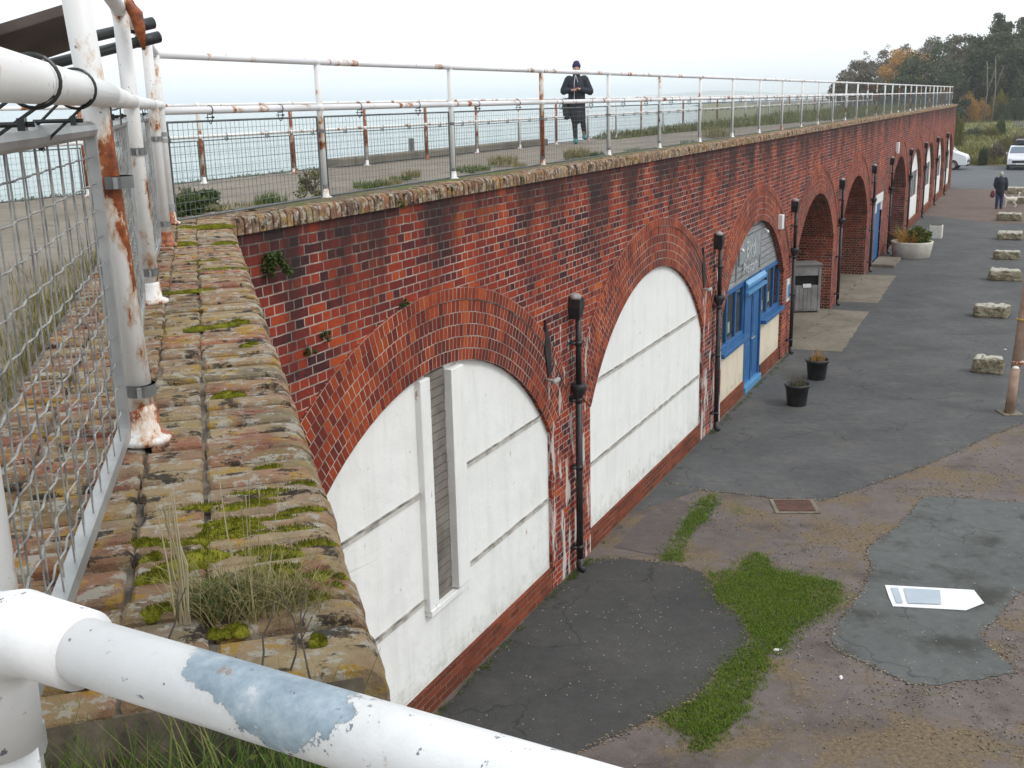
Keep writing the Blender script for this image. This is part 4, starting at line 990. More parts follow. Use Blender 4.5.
# grass patches of the yard
def inpoly(p, poly):
    c = False; j = len(poly)-1
    for i in range(len(poly)):
        if (poly[i][1] > p[1]) != (poly[j][1] > p[1]) and p[0] < (poly[j][0]-poly[i][0])*(p[1]-poly[i][1])/(poly[j][1]-poly[i][1])+poly[i][0]: c = not c
        j = i
    return c
gpoly = [(713,493),(718,500),(706,520),(690,535),(682,552),(683,563),(660,561),(672,540),(688,518),(700,500)]
gpoly2 = [(755,552),(768,560),(775,572),(800,575),(838,582),(842,592),(832,612),(808,622),(790,635),(782,652),(765,655),(770,668),(752,690),(745,712),(725,730),(705,752),(690,750),(690,735),(660,722),(668,714),(700,699),(722,668),(748,648),(752,635),(744,618),(718,600),(712,582),(706,573),(735,572)]
bl = []; rg = np.random.default_rng(5)
for poly, n in ((gpoly, 1500), (gpoly2, 13000)):
    wp = [G(*p) for p in poly]; P2 = [(p.x, p.y) for p in wp]
    x0, x1 = min(p[0] for p in P2)-.1, max(p[0] for p in P2)+.1; y0, y1 = min(p[1] for p in P2)-.1, max(p[1] for p in P2)+.1
    c_ = 0
    while c_ < n:
        x, y = rg.uniform(x0, x1), rg.uniform(y0, y1)
        jj = .05 if rg.uniform() < .6 else .19; jx, jy = rg.normal(0,jj), rg.normal(0,jj)
        if not inpoly((x+jx, y+jy), P2): continue
        dens = .5+.5*math.sin(x*3.1+2*math.sin(y*2.3))*math.sin(y*2.7+1.3*x)
        dens *= .5+.5*math.sin(x*9+3*math.sin(y*7))*math.sin(y*8-x*4)
        if rg.uniform() > .16+1.1*dens: continue
        bl.append((x+jx*1.5, y+jy*1.5)); c_ += 1
bl = np.array(bl); N_ = len(bl)
Vg = np.concatenate([blades(3, .025, .032, 1.0, .004, i, (bl[i,0], bl[i,1], .004)) for i in range(N_)])
tag(fast_obj('yard_grass', Vg, 4, leaf_mat('yard_moss_grass', [(.05,.095,.008), (.085,.175,.016), (.16,.24,.025), (.30,.27,.08)], .85)), 'bright green moss and grass band beside the rounded asphalt patch', 'grass', kind='stuff')
# terrace grass towards the far end
V = []
for i in range(5200):
    u = rr.uniform(17, 65); full = (u-22)/22
    lo_ = 4.3-max(0, min(1, full))*3.3
    d = rr.uniform(lo_, 5.1); V.append((u, d))
Vt = np.concatenate([blades(4, .12, .12+.2*min(1,max(0,(u-18)/20))+.1*math.sin(u*2+d*3), .7, .012, i, tuple(W(u, d, DECK))) for i, (u, d) in enumerate(V)])
tag(fast_obj('terrace_grass', Vt, 4, leaf_mat('terrace_grass', [(.07,.10,.03), (.12,.15,.045), (.20,.20,.08), (.30,.27,.14)], .9)), 'rough grass growing over the far part of the terrace', 'grass', kind='stuff')
V = [W(rr.uniform(33,66), rr.uniform(.42,.75), DECK+.1) for _ in range(420)]
Vt = np.concatenate([blades(4, .1, .22, .8, .01, i+9, tuple(p)) for i, p in enumerate(V)])
tag(fast_obj('coping_grass', Vt, 4, M['grass_dry']), 'dry grass behind the coping at the far end of the wall', 'grass', kind='stuff')
V = [W(rr.uniform(-12,11), 5.05-abs(rr.gauss(0,.06)), DECK) for _ in range(500)]
Vt = np.concatenate([blades(4, .05, .05, .8, .006, i+9, tuple(p)) for i, p in enumerate(V)])
tag(fast_obj('edge_grass', Vt, 4, M['grass']), 'thin green strip of grass along the seaward edge of the terrace', 'grass', kind='stuff')
# field grass
V = []
for i in range(9000):
    x = rr.uniform(945,1150); y = rr.uniform(118,165) if rr.random() < .7 else rr.uniform(150,165); p = G(x, y); V.append(p)
Vt = np.concatenate([blades(3, .5, .35+.4*((math.sin(p.x*.35)+math.sin(p.y*.2+p.x*.1))*.5 > .1), .8, .05, i, tuple(p)) for i, p in enumerate(V)])
tag(fast_obj('field_grass', Vt, 4, leaf_mat('field_grass', [(.08,.10,.03), (.14,.155,.045), (.24,.22,.09), (.22,.15,.08)], .9)), 'tussocky olive grass in the field beyond the road', 'grass', kind='stuff')
# ------------------------------------------------------------------ yard things
def rock(px0, px1, ytop, ybot, label, seed):
    pc = G((px0+px1)/2, ybot-2); dd_ = Vector((pc.x, pc.y, 0)).length
    sc = 1116/(pc.y*math.cos(0)+0); wd = (px1-px0)/1116*dd_*1.0; hh = min(.36, (ybot-ytop)/1116*dd_*.62)
    mb = MB(); r_ = random.Random(seed); nx, ny = 5, 3; dp = wd*.55
    mb.box((-wd/2,-dp/2,0),(wd/2,dp/2,hh)); me_o = obj('stone_block', mb, M['stone'], None, loc=pc+Vector((0,dp*.35,0)), rotz=-math.atan2(pc.x,pc.y)+r_.uniform(-.12,.12))
    me = me_o.data
    for v_ in me.vertices:
        v_.co.x *= r_.uniform(.86,1.04); v_.co.y *= r_.uniform(.85,1.1)
        if v_.co.z > .01: v_.co.z *= r_.uniform(.88,1.08); v_.co.x *= .94; v_.co.y *= .92
    b_ = me_o.modifiers.new('b','BEVEL'); b_.width = .05; b_.segments = 2
    s_ = me_o.modifiers.new('s','SUBSURF'); s_.subdivision_type = 'SIMPLE'; s_.levels = 4; s_.render_levels = 4
    tx = bpy.data.textures.get('rocktex') or bpy.data.textures.new('rocktex', 'CLOUDS'); tx.noise_scale = .16; tx.noise_depth = 4
    d2 = me_o.modifiers.new('d','DISPLACE'); d2.texture = tx; d2.strength = .12; d2.texture_coords = 'GLOBAL'
    tag(me_o, label, 'stone block', 'stone blocks lining the yard')
def stone_mat():
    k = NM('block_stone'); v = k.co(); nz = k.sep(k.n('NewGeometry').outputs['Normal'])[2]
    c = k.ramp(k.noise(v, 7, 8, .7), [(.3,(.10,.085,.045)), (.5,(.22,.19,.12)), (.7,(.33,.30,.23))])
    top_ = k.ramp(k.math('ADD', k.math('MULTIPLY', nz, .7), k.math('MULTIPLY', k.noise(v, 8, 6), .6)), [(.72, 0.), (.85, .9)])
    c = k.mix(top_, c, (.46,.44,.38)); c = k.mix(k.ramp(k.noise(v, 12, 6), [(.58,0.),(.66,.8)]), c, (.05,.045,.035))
    k.set('Base Color', c); k.set('Roughness', .9); k.set('Normal', k.bump(k.noise(v, 30, 6), .7, .02)); return k.m
M['stone'] = stone_mat()
for i, (a_, b2, t_, bt, lb) in enumerate([(975,1005,351,376,'squarish pale stone block nearest the viewer'),(977,1011,300,320,'low mossy stone block, second from the viewer'),(992,1022,266,283,'long stone block, third from the viewer'),(997,1021,249,262,'stone block, fourth from the viewer'),(1000,1024,230,242,'stone block, fifth from the viewer'),(1000,1023,211,223,'stone block just in front of the dog'),(1013,1036,196,206,'stone block right of the dog at its paws'),(1010,1040,187,196,'stone block behind the dog, farthest of the row')]):
    rock(a_, b2, t_, bt, lb, i+3)
def leafy_pot(label, px, py, rx, seed, warm):
    p = G(px, py); T = thing('plant_pot', label, 'plant pot', p, 0, 'black plant pots by the shop')
    prof = [(.175,0),(.18,.01),(.215,.36),(.24,.37),(.245,.42),(.225,.425),(.21,.37),(.0,.37)]
    mb = MB(); mb.lathe(prof, 26); o = obj('pot', mb, M['black'], T, True, bevel=0)
    mb = MB(); mb.lathe([(.205,.37),(.0,.385)], 20); obj('soil', mb, M['soil'], T)
    fast_obj('leaves', np.concatenate([leaves(260, (.19,.19,.18), .028, seed, 9)])+np.array([0,0,.36]), 4, M['shrub' if not warm else 'leaf_yellow'], T)
    fast_obj('flower_stems', blades(60, .15, .34, .5, .004, seed)+np.array([0,0,.36]), 4, M['leaf_orange' if warm else 'leaf_bare'], T)
leafy_pot('black pot with sparse green plant, nearer of the two before the shop', 796.5, 405, 1, 5, 0)
leafy_pot('black pot with yellow and rust plant, farther of the two before the shop', 816.5, 379, 1, 6, 1)
T = thing('round_planter', 'wide white concrete tub planter full of spiky plants', 'planter', G(911, 257))
T.scale = (.86,.86,.9)
mb = MB(); mb.lathe([(.70,0),(.74,.02),(.84,.60),(.84,.64),(.76,.64),(.74,.5),(.0,.5)], 40); obj('tub', mb, simple('planter_concrete', (.50,.46,.38), .85, (.62,.59,.52), 3, bump=.3), T, True)
rg2 = random.Random(4)
V = []
for i in range(70):
    a_ = rg2.uniform(0, 6.28); el = rg2.uniform(.15, 1.3); L = rg2.uniform(.7,1.05); cx_, cy_ = -.25+rg2.uniform(-.1,.1), rg2.uniform(-.1,.1)
    dx, dy, dz = math.cos(a_)*math.cos(el)*L, math.sin(a_)*math.cos(el)*L, math.sin(el)*L; px_, py_ = -math.sin(a_)*.022, math.cos(a_)*.022
    V += [(cx_-px_,cy_-py_,.52),(cx_+px_,cy_+py_,.52),(cx_+dx,cy_+dy,.52+dz),(cx_+dx*.98,cy_+dy*.98,.52+dz)]
fast_obj('spiky_leaves', np.array(V), 4, M['leaf_yellow'], T)
fast_obj('bronze_leaves', blades(120, .40, .7, 1.7, .02, 3)+np.array([-.25,-.1,.5]), 4, M['leaf_orange'], T)
fast_obj('bushy_leaves', leaves(5200, (.66,.6,.62), .06, 7, 44)+np.array([.26,-.05,.68]), 4, M['grass'], T)
T = thing('square_planter', 'small square white planter behind the round tub', 'planter', G(935.5, 238), WROT)
T.scale = (.58,.58,.72)
mb = MB(); mb.box((-.42,-.42,0),(.42,.42,.72)); obj('box', mb, simple('planter_white', (.6,.58,.5), .8, (.7,.68,.62), 3), T, bevel=.03)
mb = MB(); mb.box((-.36,-.36,.721),(.36,.36,.74)); obj('soil', mb, M['soil'], T)
# litter bin in first open arch
bp = W(19.9, .35, 0)
T = thing('litter_bin', 'weathered grey timber bin housing standing in the nearer open arch', 'bin', G(802,311), -math.atan2(G(806,316).x, G(806,316).y)+.30)
mb = MB(); w_, d_3, h_ = .38, .30, 1.30
mb.box((-w_,-d_3,.03),(-w_+.06,d_3,h_)); mb.box((w_-.06,-d_3,.03),(w_,d_3,h_)); mb.box((-w_+.06,d_3-.03,.03),(w_-.06,d_3,h_)); mb.box((-w_+.061,-d_3+.01,.05),(w_-.061,-d_3+.04,.76)); mb.box((-w_+.061,-d_3+.01,1.02),(w_-.061,-d_3+.04,h_-.002))
for sgn in (-1,1): mb.box((sgn*(w_+.012)-.012,-d_3+.03,.1),(sgn*(w_+.012)+.012,d_3-.03,h_-.1))
obj('housing', mb, M['wood_grey'], T, bevel=.006)
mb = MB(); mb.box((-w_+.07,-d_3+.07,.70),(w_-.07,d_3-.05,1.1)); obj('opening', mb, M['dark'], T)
mb = MB(); mb.box((-w_-.03,-d_3-.03,h_+.001),(w_+.03,d_3+.03,h_+.04)); obj('lid', mb, M['wood_grey'], T, bevel=.005)
mb = MB()
for i in range(5): mb.box((-w_+.09+i*.108,-d_3-.008,.1),(-w_+.09+i*.108+.1,-d_3+.009,.68))
dr_ = obj('door', mb, M['wood_grey'], T, bevel=.003)
mb = MB(); mb.box((-.1,-d_3-.015,.70),(.12,-d_3+.009,.80)); obj('notice', mb, M['white'], T)
# pole at right edge
pb = G(1009, 414)
T = thing('timber_pole', 'brown timber pole with white capped stub at the right edge of the yard', 'pole', pb)
mt = simple('pole_timber', (.27,.17,.12), .8, (.40,.28,.21), 6, bump=.3, bsc=30)
ln = Vector((.0, 0, 0))
mb = MB(); mb.tube([(.06,.10,0),(.16,.12,2.2),(.32,.16,5.2)], [.085,.08,.075], 16); obj('pole', mb, mt, T, True)
mb = MB(); mb.tube([(0,0,0),(.045,.01,.84)], [.085,.08], 16); mb.ell((.045,.01,.84),(.08,.08,.03),16,6); st = obj('stub_post', mb, mt, T, True)
mb = MB(); mb.ell((.045,.01,.865),(.06,.06,.03),12,6); obj('white_cap', mb, M['white'], st, True)
mb = MB(); mb.lathe([(.105,0),(.105,.03)], 14, (.14,.115,1.72)); obj('yellow_band', mb, simple('yellow_band',(.45,.30,.05),.6), T, True)
mb = MB(); mb.lathe([(.1,0),(.1,.05)], 14, (.12,.11,.92)); obj('rust_band', mb, M['paint_heavy'], T, True)
mb = MB(); mb.box((.24,.0,1.25),(.5,.2,1.7)); obj('meter_box', mb, simple('navy_box',(.02,.025,.08),.4), T, bevel=.01)
mb = MB(); mb.box((-.16,-.16,0),(.2,.22,.03)); obj('footing', mb, M['concrete'], T)
# fallen white board on the asphalt
bz = [G(885,584,.03), G(974,589,.03), G(984,603,.03), G(966,609,.03), G(893,605,.03), G(889,596,.03)]
c_ = sum(bz, Vector())/6; T = thing('fallen_board', 'white board with grey printed panels lying on the pale asphalt', 'board', (c_.x, c_.y, 0))
mb = MB(); P6 = [p-Vector((c_.x,c_.y,0)) for p in bz]; z_ = [.012,.013,.026,.012,.012,.013]
tp = [Vector((p.x,p.y,z+.006)) for p, z in zip(P6, z_)]; bt_ = [Vector((p.x,p.y,z)) for p, z in zip(P6, z_)]
mb.mesh_add(tp+bt_, [tuple(range(6)), tuple(range(11,5,-1))]+[(i,i+6,(i+1)%6+6,(i+1)%6) for i in range(6)]); o = obj('sheet', mb, simple('board_white', (.82,.83,.85), .4), T)
def bil(u_, v_): # along length, across
    L0 = tp[0].lerp(tp[1], u_); L1 = tp[4].lerp(tp[3].lerp(tp[2],.3), u_); return L0.lerp(L1, v_)+Vector((0,0,.009))
for u0_, u1_ in ((.055,.14),(.20,.62)):
    mb = MB(); mb.face([bil(u0_,.14), bil(u0_,.88), bil(u1_,.88), bil(u1_,.14)]); obj('printed_panel', mb, simple('board_grey', (.36,.43,.50), .45, (.42,.49,.55), 2), T)
# drain cover
dc = [G(769,499), G(820,499), G(822,516), G(768,514)]; c_ = sum(dc, Vector())/4
T = thing('drain_cover', 'rectangular brick red inspection cover set in the yard', 'drain cover', (c_.x, c_.y, 0), WROT-.42)
rw = (dc[1]-dc[0]).length/2*.86; rd = .17
mb = MB(); mb.box((-rw,-rd*1.6,.0),(rw,rd*1.6,.018)); fr = obj('frame', mb, M['concrete'], T, bevel=.004)
mb = MB(); mb.box((-rw+.06,-rd*1.6+.05,.019),(rw-.06,rd*1.6-.05,.026)); obj('cover', mb, brick_mat('drain_brick', [(0,(.09,.045,.035)),(1,(.16,.075,.055))], bw=.11, rh=.05, squash=1, tone=.2, ms=.004, mortar=(.1,.08,.06)), T)
for dd_ in (T,): dd_.rotation_euler[2] = math.atan2((dc[1]-dc[0]).y, (dc[1]-dc[0]).x)
# litter
for i, (x, y, lb) in enumerate(((776,651,'crumpled white litter on the green moss'),(841,679,'torn white litter near the pale asphalt'),(1006,350,'white scrap on the asphalt beside the pole'))):
    mb = MB(); r_ = random.Random(i); mb.ell((0,0,.012),(.03,.02,.012),8,5); mb.ell((.03,.01,.008),(.03,.014,.008),7,4)
    o = obj('litter', mb, M['white'], None, loc=G(x,y), rotz=i)
    for v_ in o.data.vertices: v_.co *= r_.uniform(.6,1.3)
    tag(o, lb, 'litter')
rs_ = MB(); r_ = random.Random(8)
for i in range(620):
    p = G(r_.uniform(440,1024), r_.uniform(480,768)) if i > 110 else G(r_.gauss(640,45), r_.gauss(640,32)); s_ = r_.uniform(.002,.009)
    rs_.ell((p.x,p.y,.010),(s_,s_*r_.uniform(.6,1),s_*.6),5,3)
tag(obj('grit', rs_, simple('grit', (.35,.31,.27), .8, (.5,.46,.4), 9)), 'pale grit scattered on the near yard', 'gravel', kind='stuff')

rs_ = MB(); r_ = random.Random(18)
cl_ = [(905,690,50,16),(870,720,40,14),(960,690,45,10),(985,455,22,12),(930,490,18,6),(800,560,30,10),(840,535,26,14),(820,640,30,20),(1000,480,18,8),(1000,740,30,14),(740,520,30,10),(1012,640,12,18)]
for i in range(2600):
    cx_, cy_, sx_, sy_ = cl_[r_.randrange(len(cl_))]; p = G(r_.gauss(cx_,sx_), r_.gauss(cy_,sy_)); s_ = r_.uniform(.003,.012)
    rs_.ell((p.x,p.y,.006),(s_,s_*r_.uniform(.6,1),s_*.5),5,3)
for poly, n_e in ((p1, 1500), (p3, 1700), ([(662,482),(700,490),(770,498),(823,501),(868,486),(911,471),(955,453),(995,434),(1024,423)], 900)):
    wp = [G(*p) for p in poly]
    if poly is not p3 and poly is not p1: wp2 = list(zip(wp, wp[1:]))
    else: wp2 = list(zip(wp, wp[1:]+wp[:1]))
    for i in range(n_e):
        a_, b2 = wp2[r_.randrange(len(wp2))]; p = a_.lerp(b2, r_.random()); p = p+Vector((r_.gauss(0,.035), r_.gauss(0,.035), 0)); s_ = r_.uniform(.004,.018)*r_.random()**.5
        if (p-A2).dot(NN) > -.03: continue
        rs_.ell((p.x,p.y,.008),(s_,s_*r_.uniform(.5,1),s_*.45),5,3)
def peb():
    k = NM('pebbles'); r = k.n('NewGeometry').outputs['Random Per Island']; k.set('Base Color', k.ramp(r, [(0,(.035,.032,.03)),(.35,(.085,.07,.055)),(.55,(.20,.145,.08)),(.8,(.27,.21,.14)),(1,(.42,.36,.29))])); k.set('Roughness', .85); return k.m
tag(obj('gravel', rs_, peb()), 'ochre gravel and pebbles scattered over the brown yard', 'gravel', kind='stuff')
# ------------------------------------------------------------------ trees
def crown_leaves(n, wd, hc, ls, seed, clumps, hollow=.35, cr=(.16,.32)):
    rg = np.random.default_rng(seed); cc = rg.normal(size=(clumps,3)); cc /= np.linalg.norm(cc,axis=1)[:,None]; cc *= (hollow+(1-hollow)*rg.uniform(size=(clumps,1))**.6)
    cc[:,2] = np.abs(cc[:,2])**.65; cc *= np.array([wd*.86, wd*.86, hc*.93]); c_r = rg.uniform(cr[0], cr[1], clumps)*wd
    cid = rg.integers(0, clumps, n); d = rg.normal(size=(n,3)); d /= np.linalg.norm(d,axis=1)[:,None]
    p = cc[cid]+d*c_r[cid][:,None]*(rg.uniform(size=(n,1))**.45)*np.array([1,1,.75]); p[:,2] = np.maximum(p[:,2], -hc*.1)
    t = rg.normal(size=(n,3)); t /= np.linalg.norm(t,axis=1)[:,None]; b = np.cross(t, rg.normal(size=(n,3))); b /= np.linalg.norm(b,axis=1)[:,None]
    s_ = ls*rg.uniform(.5,1.4,(n,1)); return np.stack([p-t*s_, p-b*s_*.6, p+t*s_, p+b*s_*.6], 1).reshape(-1,3)
PROTO = {}
def crown_mesh(key, seed, n, ls, cl, hollow=.55):
    V = leaves(n, (1,1,1), ls, seed, cl, hollow=hollow)
    o = fast_obj('crown', V, 4, None); me = o.data; bpy.data.objects.remove(o); PROTO[key] = me
for i in range(3):
    crown_mesh(('d', i), 20+i, 12000, .040, 90, .35); crown_mesh(('b', i), 30+i, 6500, .028, 60, .3)
def tree(px, ytop, wpx, dist_, kind, mat, label, zb=0.0, trunk=.35, low=.3, bark='bark', group='trees beyond the far road'):
    r_ = ray(px, 100); dv = Vector((r_[0], r_[1], 0)).normalized(); cosd = 1
    f_ = dist_*dv.y; base = dv*dist_; base.z = zb
    hor = 115-(24.5/1044)*px; ztop = EYE+(hor-ytop)*f_/1116; wd = wpx/1116*f_/2
    T = thing('tree', label, 'tree', base, rnd.uniform(0,6.28), group); H = ztop-zb
    H *= 1.10; hc = H*(1-low)*1.1; wd *= 1.15; n_ = 8000 if kind == 'd' else 2600
    c = fast_obj('crown', crown_leaves(n_, wd, hc*.97, .30 if kind == 'd' else .16, int(px*31+ytop), 46 if kind == 'd' else 60), 4, mat, T, loc=(0,0,H*1.03-hc))
    mb = MB(); tr = trunk; mb.tube([(0,0,-.5),(.1*wd*.3,0,H*.4),(0,.1,H*.75)], [tr,tr*.7,tr*.3], 8)
    q_ = random.Random(int(px*7+ytop))
    for i in range(7):
        a_ = q_.uniform(0,6.28); z0 = H*q_.uniform(.3,.6); rr_ = wd*q_.uniform(.4,.8); mb.tube([(0,0,z0),(math.cos(a_)*rr_*.5,math.sin(a_)*rr_*.5,z0+H*.12),(math.cos(a_)*rr_,math.sin(a_)*rr_,min(H*.8,z0+H*.22))], [tr*.4,tr*.2,tr*.05], 5)
    obj('trunk', mb, M[bark], T, True)
L_ = M
TR = [ # px, ytop, width px, dist, crown form, mat, label
 (846,74,34,212,'d','leaf_bare','lowest grey brown tree at the seaward end of the wood'),
 (857,63,44,222,'d','leaf_bare','grey brown tree, second from the sea'),
 (878,55,46,236,'d','leaf_bare','twiggy grey brown tree left of the orange one'),
 (898,49,44,250,'d','leaf_bare','tall grey brown tree behind the orange one'),
 (866,74,40,190,'d','leaf_bare','low grey tree in front of the grey brown ones'),
 (862,52,22,240,'b','leaf_bare','thin bare tree rising over the grey brown ones'),
 (884,46,24,245,'b','leaf_bare','thin bare tree just left of the orange one'),
 (908,45,66,228,'d','leaf_orange','rounded orange autumn tree'),
 (893,62,44,212,'d','leaf_orange','smaller orange tree below the rounded one'),
 (924,54,84,186,'d','leaf_dark','broad dark evergreen dome in front of the orange tree'),
 (900,74,50,180,'d','leaf_dark','low dark evergreen at the left foot of the dome'),
 (930,41,50,252,'d','leaf_bare','brown crown showing above the dark dome'),
 (944,37,50,240,'d','leaf_pine','grey green tree right of the brown crown'),
 (955,44,46,214,'d','leaf_bare','brown tree between the dome and the tall pines'),
 (966,34,46,210,'d','leaf_bare','brown tree left of the tall pines'),
 (978,26,44,202,'d','leaf_pine','left lobe of the tall dark pines'),
 (990,17,48,204,'d','leaf_pine','tallest dark pine with pale trunk'),
 (1010,14,46,206,'d','leaf_pine','tall dark pine near the right frame edge'),
 (1030,18,50,198,'d','leaf_pine','dark pine cut by the right frame edge'),
 (1000,36,50,190,'d','leaf_pine','mid green pine in front of the tallest'),
 (1022,44,46,188,'d','leaf_pine','lower pine at the right edge'),
 (974,48,40,192,'d','leaf_dark','dark holm oak under the left pine'),
 (1052,28,60,202,'d','leaf_pine','pine beyond the right frame edge'),
 (985,66,40,250,'d','leaf_bare','brown undergrowth tree among the pine trunks'),
 (1006,76,36,252,'d','leaf_dark','small dark tree between the pine trunks'),
 (1022,62,40,252,'d','leaf_yellow','yellowish tree at the right edge'),
 (965,66,44,225,'d','leaf_dark','dark tree behind the orange shrub'),
 (952,74,40,178,'d','leaf_dark','dark tree just beyond the end of the railing'),
]
for (px, yt, wp, ds, kd, mt, lb) in TR:
    tree(px, yt, wp, ds*1.3, kd, M[mt], lb, low=-.05 if mt != 'leaf_pine' else .12, bark='bark_pale' if mt == 'leaf_pine' else 'bark')
for j, (px, y0, y1) in enumerate(((985,62,98),(993,58,96),(961,70,100))):
    r_ = ray(px, 100); dv = Vector((r_[0], r_[1], 0)).normalized(); ds = 232; hor = 115-(24.5/1044)*px; zt = EYE+(hor-y0)*ds*dv.y/1116
    mb = MB(); mb.tube([(0,0,0),(.3,0,zt*.5),(-.2,0,zt)], [.20,.14,.06], 8); mb.tube([(.3,0,zt*.5),(1.6,.3,zt*.85)], [.12,.05], 6); T = thing('bare_tree', ['slim pale dead trunk left of the tall pine','slim pale leaning trunk under the tall pine','dark bare trunk above the orange shrub'][j], 'tree', dv*ds); obj('trunk', mb, M['bark_pale' if j < 2 else 'bark'], T, True)
BU = [(968,88,34,235,'leaf_orange','orange brown shrub below the tall pines'),(982,95,26,238,'leaf_orange','rusty shrub right of the orange one'),(999,86,24,240,'leaf_yellow','yellow green shrub below the pines'),(948,98,30,232,'leaf_dark','dark shrub beyond the end of the wall'),(1018,94,26,240,'leaf_dark','dark shrub behind the white van'),(1004,98,20,236,'leaf_dark','dark shrub between the yellow one and the van'),
 (960,108,18,120,'shrub_olive','olive shrub close to the end of the wall'),
 (958,125,30,150,'shrub_olive','low green hedge bush before the parked cars, left'),(978,124,30,154,'leaf_pine','low dark hedge bush before the parked cars, middle'),(994,122,24,150,'shrub_olive','green bush below the white van'),(1003,112,14,152,'shrub','round green bush beside the lane'),
 (988,142,13,96,'leaf_dark','small dark bush at the roadside'),(1002,136,24,98,'leaf_bare','russet bramble behind the dark roadside bush'),(1010,132,24,108,'shrub_olive','olive bramble behind the white car'),(1024,128,28,118,'leaf_bare','brown bramble at the right edge of the field')]
for (px, yt, wp, ds, mt, lb) in BU:
    r_ = ray(px, 100); dv = Vector((r_[0], r_[1], 0)).normalized(); f_ = ds*dv.y; hor = 115-(24.5/1044)*px
    zt = EYE+(hor-yt)*f_/1116; wd = wp/1116*f_/2; zt = max(zt, .8)
    T = thing('bush', lb, 'bush', dv*ds, rnd.uniform(0,6), 'bushes round the field')
    me = PROTO[('d', rnd.randrange(3))].copy(); me.materials.clear(); me.materials.append(M[mt]); c = bpy.data.objects.new('foliage', me); col.objects.link(c); c.parent = T; c.location = (0,0,zt*.15); c.scale = (wd,wd,zt*.85)
    mb = MB(); [mb.tube([(0,0,-.2),(wd*.4*math.cos(i),wd*.4*math.sin(i),zt*.7)], [.06,.02], 5) for i in range(4)]; obj('stem', mb, M['bark'], T)
tag(obj('wood_floor', (lambda mb: (mb.face([G(700,104.2),G(1500,104.2),Vector((900,1600,0)),Vector((250,1500,0))]), mb)[1])(MB()), M['soil'], None, loc=(0,0,.04)), 'dark ground under the far wood', 'ground', kind='structure')

# ------------------------------------------------------------------ vehicles
def car_mesh_parts(T, paint, kind='estate'):
    L, Wd = 4.5, .88
    if kind == 'van': body = [(-2.4,.35),(-2.4,1.9),(-2.25,1.98),(.9,1.98),(1.55,1.35),(2.3,1.08),(2.42,.85),(2.42,.35)]; glass = [(-.2,1.25),(-.2,1.85),(.85,1.85),(1.42,1.3)]; rz = 1.98
    else: body = [(-2.2,.35),(-2.25,.9),(-2.05,1.1),(-1.85,1.62),(-1.6,1.72),(.25,1.72),(.5,1.66),(1.15,1.15),(2.05,1.0),(2.25,.8),(2.25,.35)]; glass = [(-1.75,1.15),(-1.6,1.6),(.3,1.6),(.95,1.15)]; rz = 1.72
    mb = MB(); n = len(body)
    def wid(z): return Wd*(1 if z <= 1.1 else 1-.16*(z-1.1)/(rz-1.1))
    Lf = [(x, -wid(z), z) for x, z in body]; Rt = [(x, wid(z), z) for x, z in body]
    mb.v = Lf+Rt; mb.f = [tuple(range(n-1,-1,-1)), tuple(range(n, 2*n))]+[(i, (i+1)%n, (i+1)%n+n, i+n) for i in range(n)]
    obj('body', mb, paint, T, bevel=.07, seg=3)
    for s_ in (-1, 1):
        mb = MB(); mb.face([(x, s_*(wid(z)+.006), z) for x, z in glass]); obj('side_window', mb, M['glass'], T)
    mb = MB()
    if kind == 'van': a_, b2 = (1.5,1.38), (.95,1.93)
    else: a_, b2 = (1.10,1.19), (.54,1.63)
    nx, nz = (a_[1]-b2[1]), 1
    mb.face([(a_[0]+.012,-wid(a_[1])*.9,a_[1]+.012),(a_[0]+.012,wid(a_[1])*.9,a_[1]+.012),(b2[0]+.012,wid(b2[1])*.88,b2[1]+.012),(b2[0]+.012,-wid(b2[1])*.88,b2[1]+.012)]); obj('windscreen', mb, simple('windscreen', (.12,.16,.20), .08, spec=.8), T)
    fx = 2.42 if kind == 'van' else 2.25
    mb = MB(); mb.box((fx-.02,-.55,.52),(fx+.012,.55,.72)); obj('grille', mb, M['black'], T)
    mb = MB(); mb.box((fx-.05,-.86,.3),(fx+.03,.86,.44)); obj('bumper', mb, M['black'], T, bevel=.02)
    mb = MB(); mb.box((fx+.005,-.26,.42),(fx+.035,.26,.53)); obj('number_plate', mb, M['white'], T)
    for s_ in (-1, 1):
        mb = MB(); mb.ell((fx-.06,s_*.68,.78),(.09,.15,.09),10,6); obj('headlight', mb, simple('lamp_glass', (.55,.6,.62), .15), T, True)
        mb = MB(); mb.box((.8,s_*.9-.04,1.12),(.95,s_*1.02-.02*s_,1.28)); obj('wing_mirror', mb, paint, T, bevel=.02)
        for x in (-1.4, 1.42):
            mb = MB(); mb.tube([(x,s_*.70,.33),(x,s_*.90,.33)], .33, 20); wh = obj('wheel', mb, M['black'], T, True)
            mb = MB(); mb.tube([(x,s_*.895,.33),(x,s_*.908,.33)], .2, 14); obj('rim', mb, M['galv'], wh)
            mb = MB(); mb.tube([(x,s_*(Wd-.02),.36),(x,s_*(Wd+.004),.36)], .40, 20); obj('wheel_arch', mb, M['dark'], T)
def car(name, label, pos, heading, paint, kind='estate', group=None):
    T = thing(name, label, 'car' if kind != 'van' else 'van', pos, heading, group); car_mesh_parts(T, paint, kind); return T
pw = simple('car_white', (.72,.74,.78), .25, spec=.6)
c1 = G(1019.5, 168.5); fc = math.atan2(-c1.y, -c1.x)
T = car('parked_car', 'white estate car with dark roof box facing the yard', c1, fc, pw)
mb = MB(); mb.box((-1.5,-.42,1.82),(.3,.42,2.15)); obj('roof_box', mb, simple('roof_box', (.03,.035,.04), .3), T, bevel=.12, seg=4)
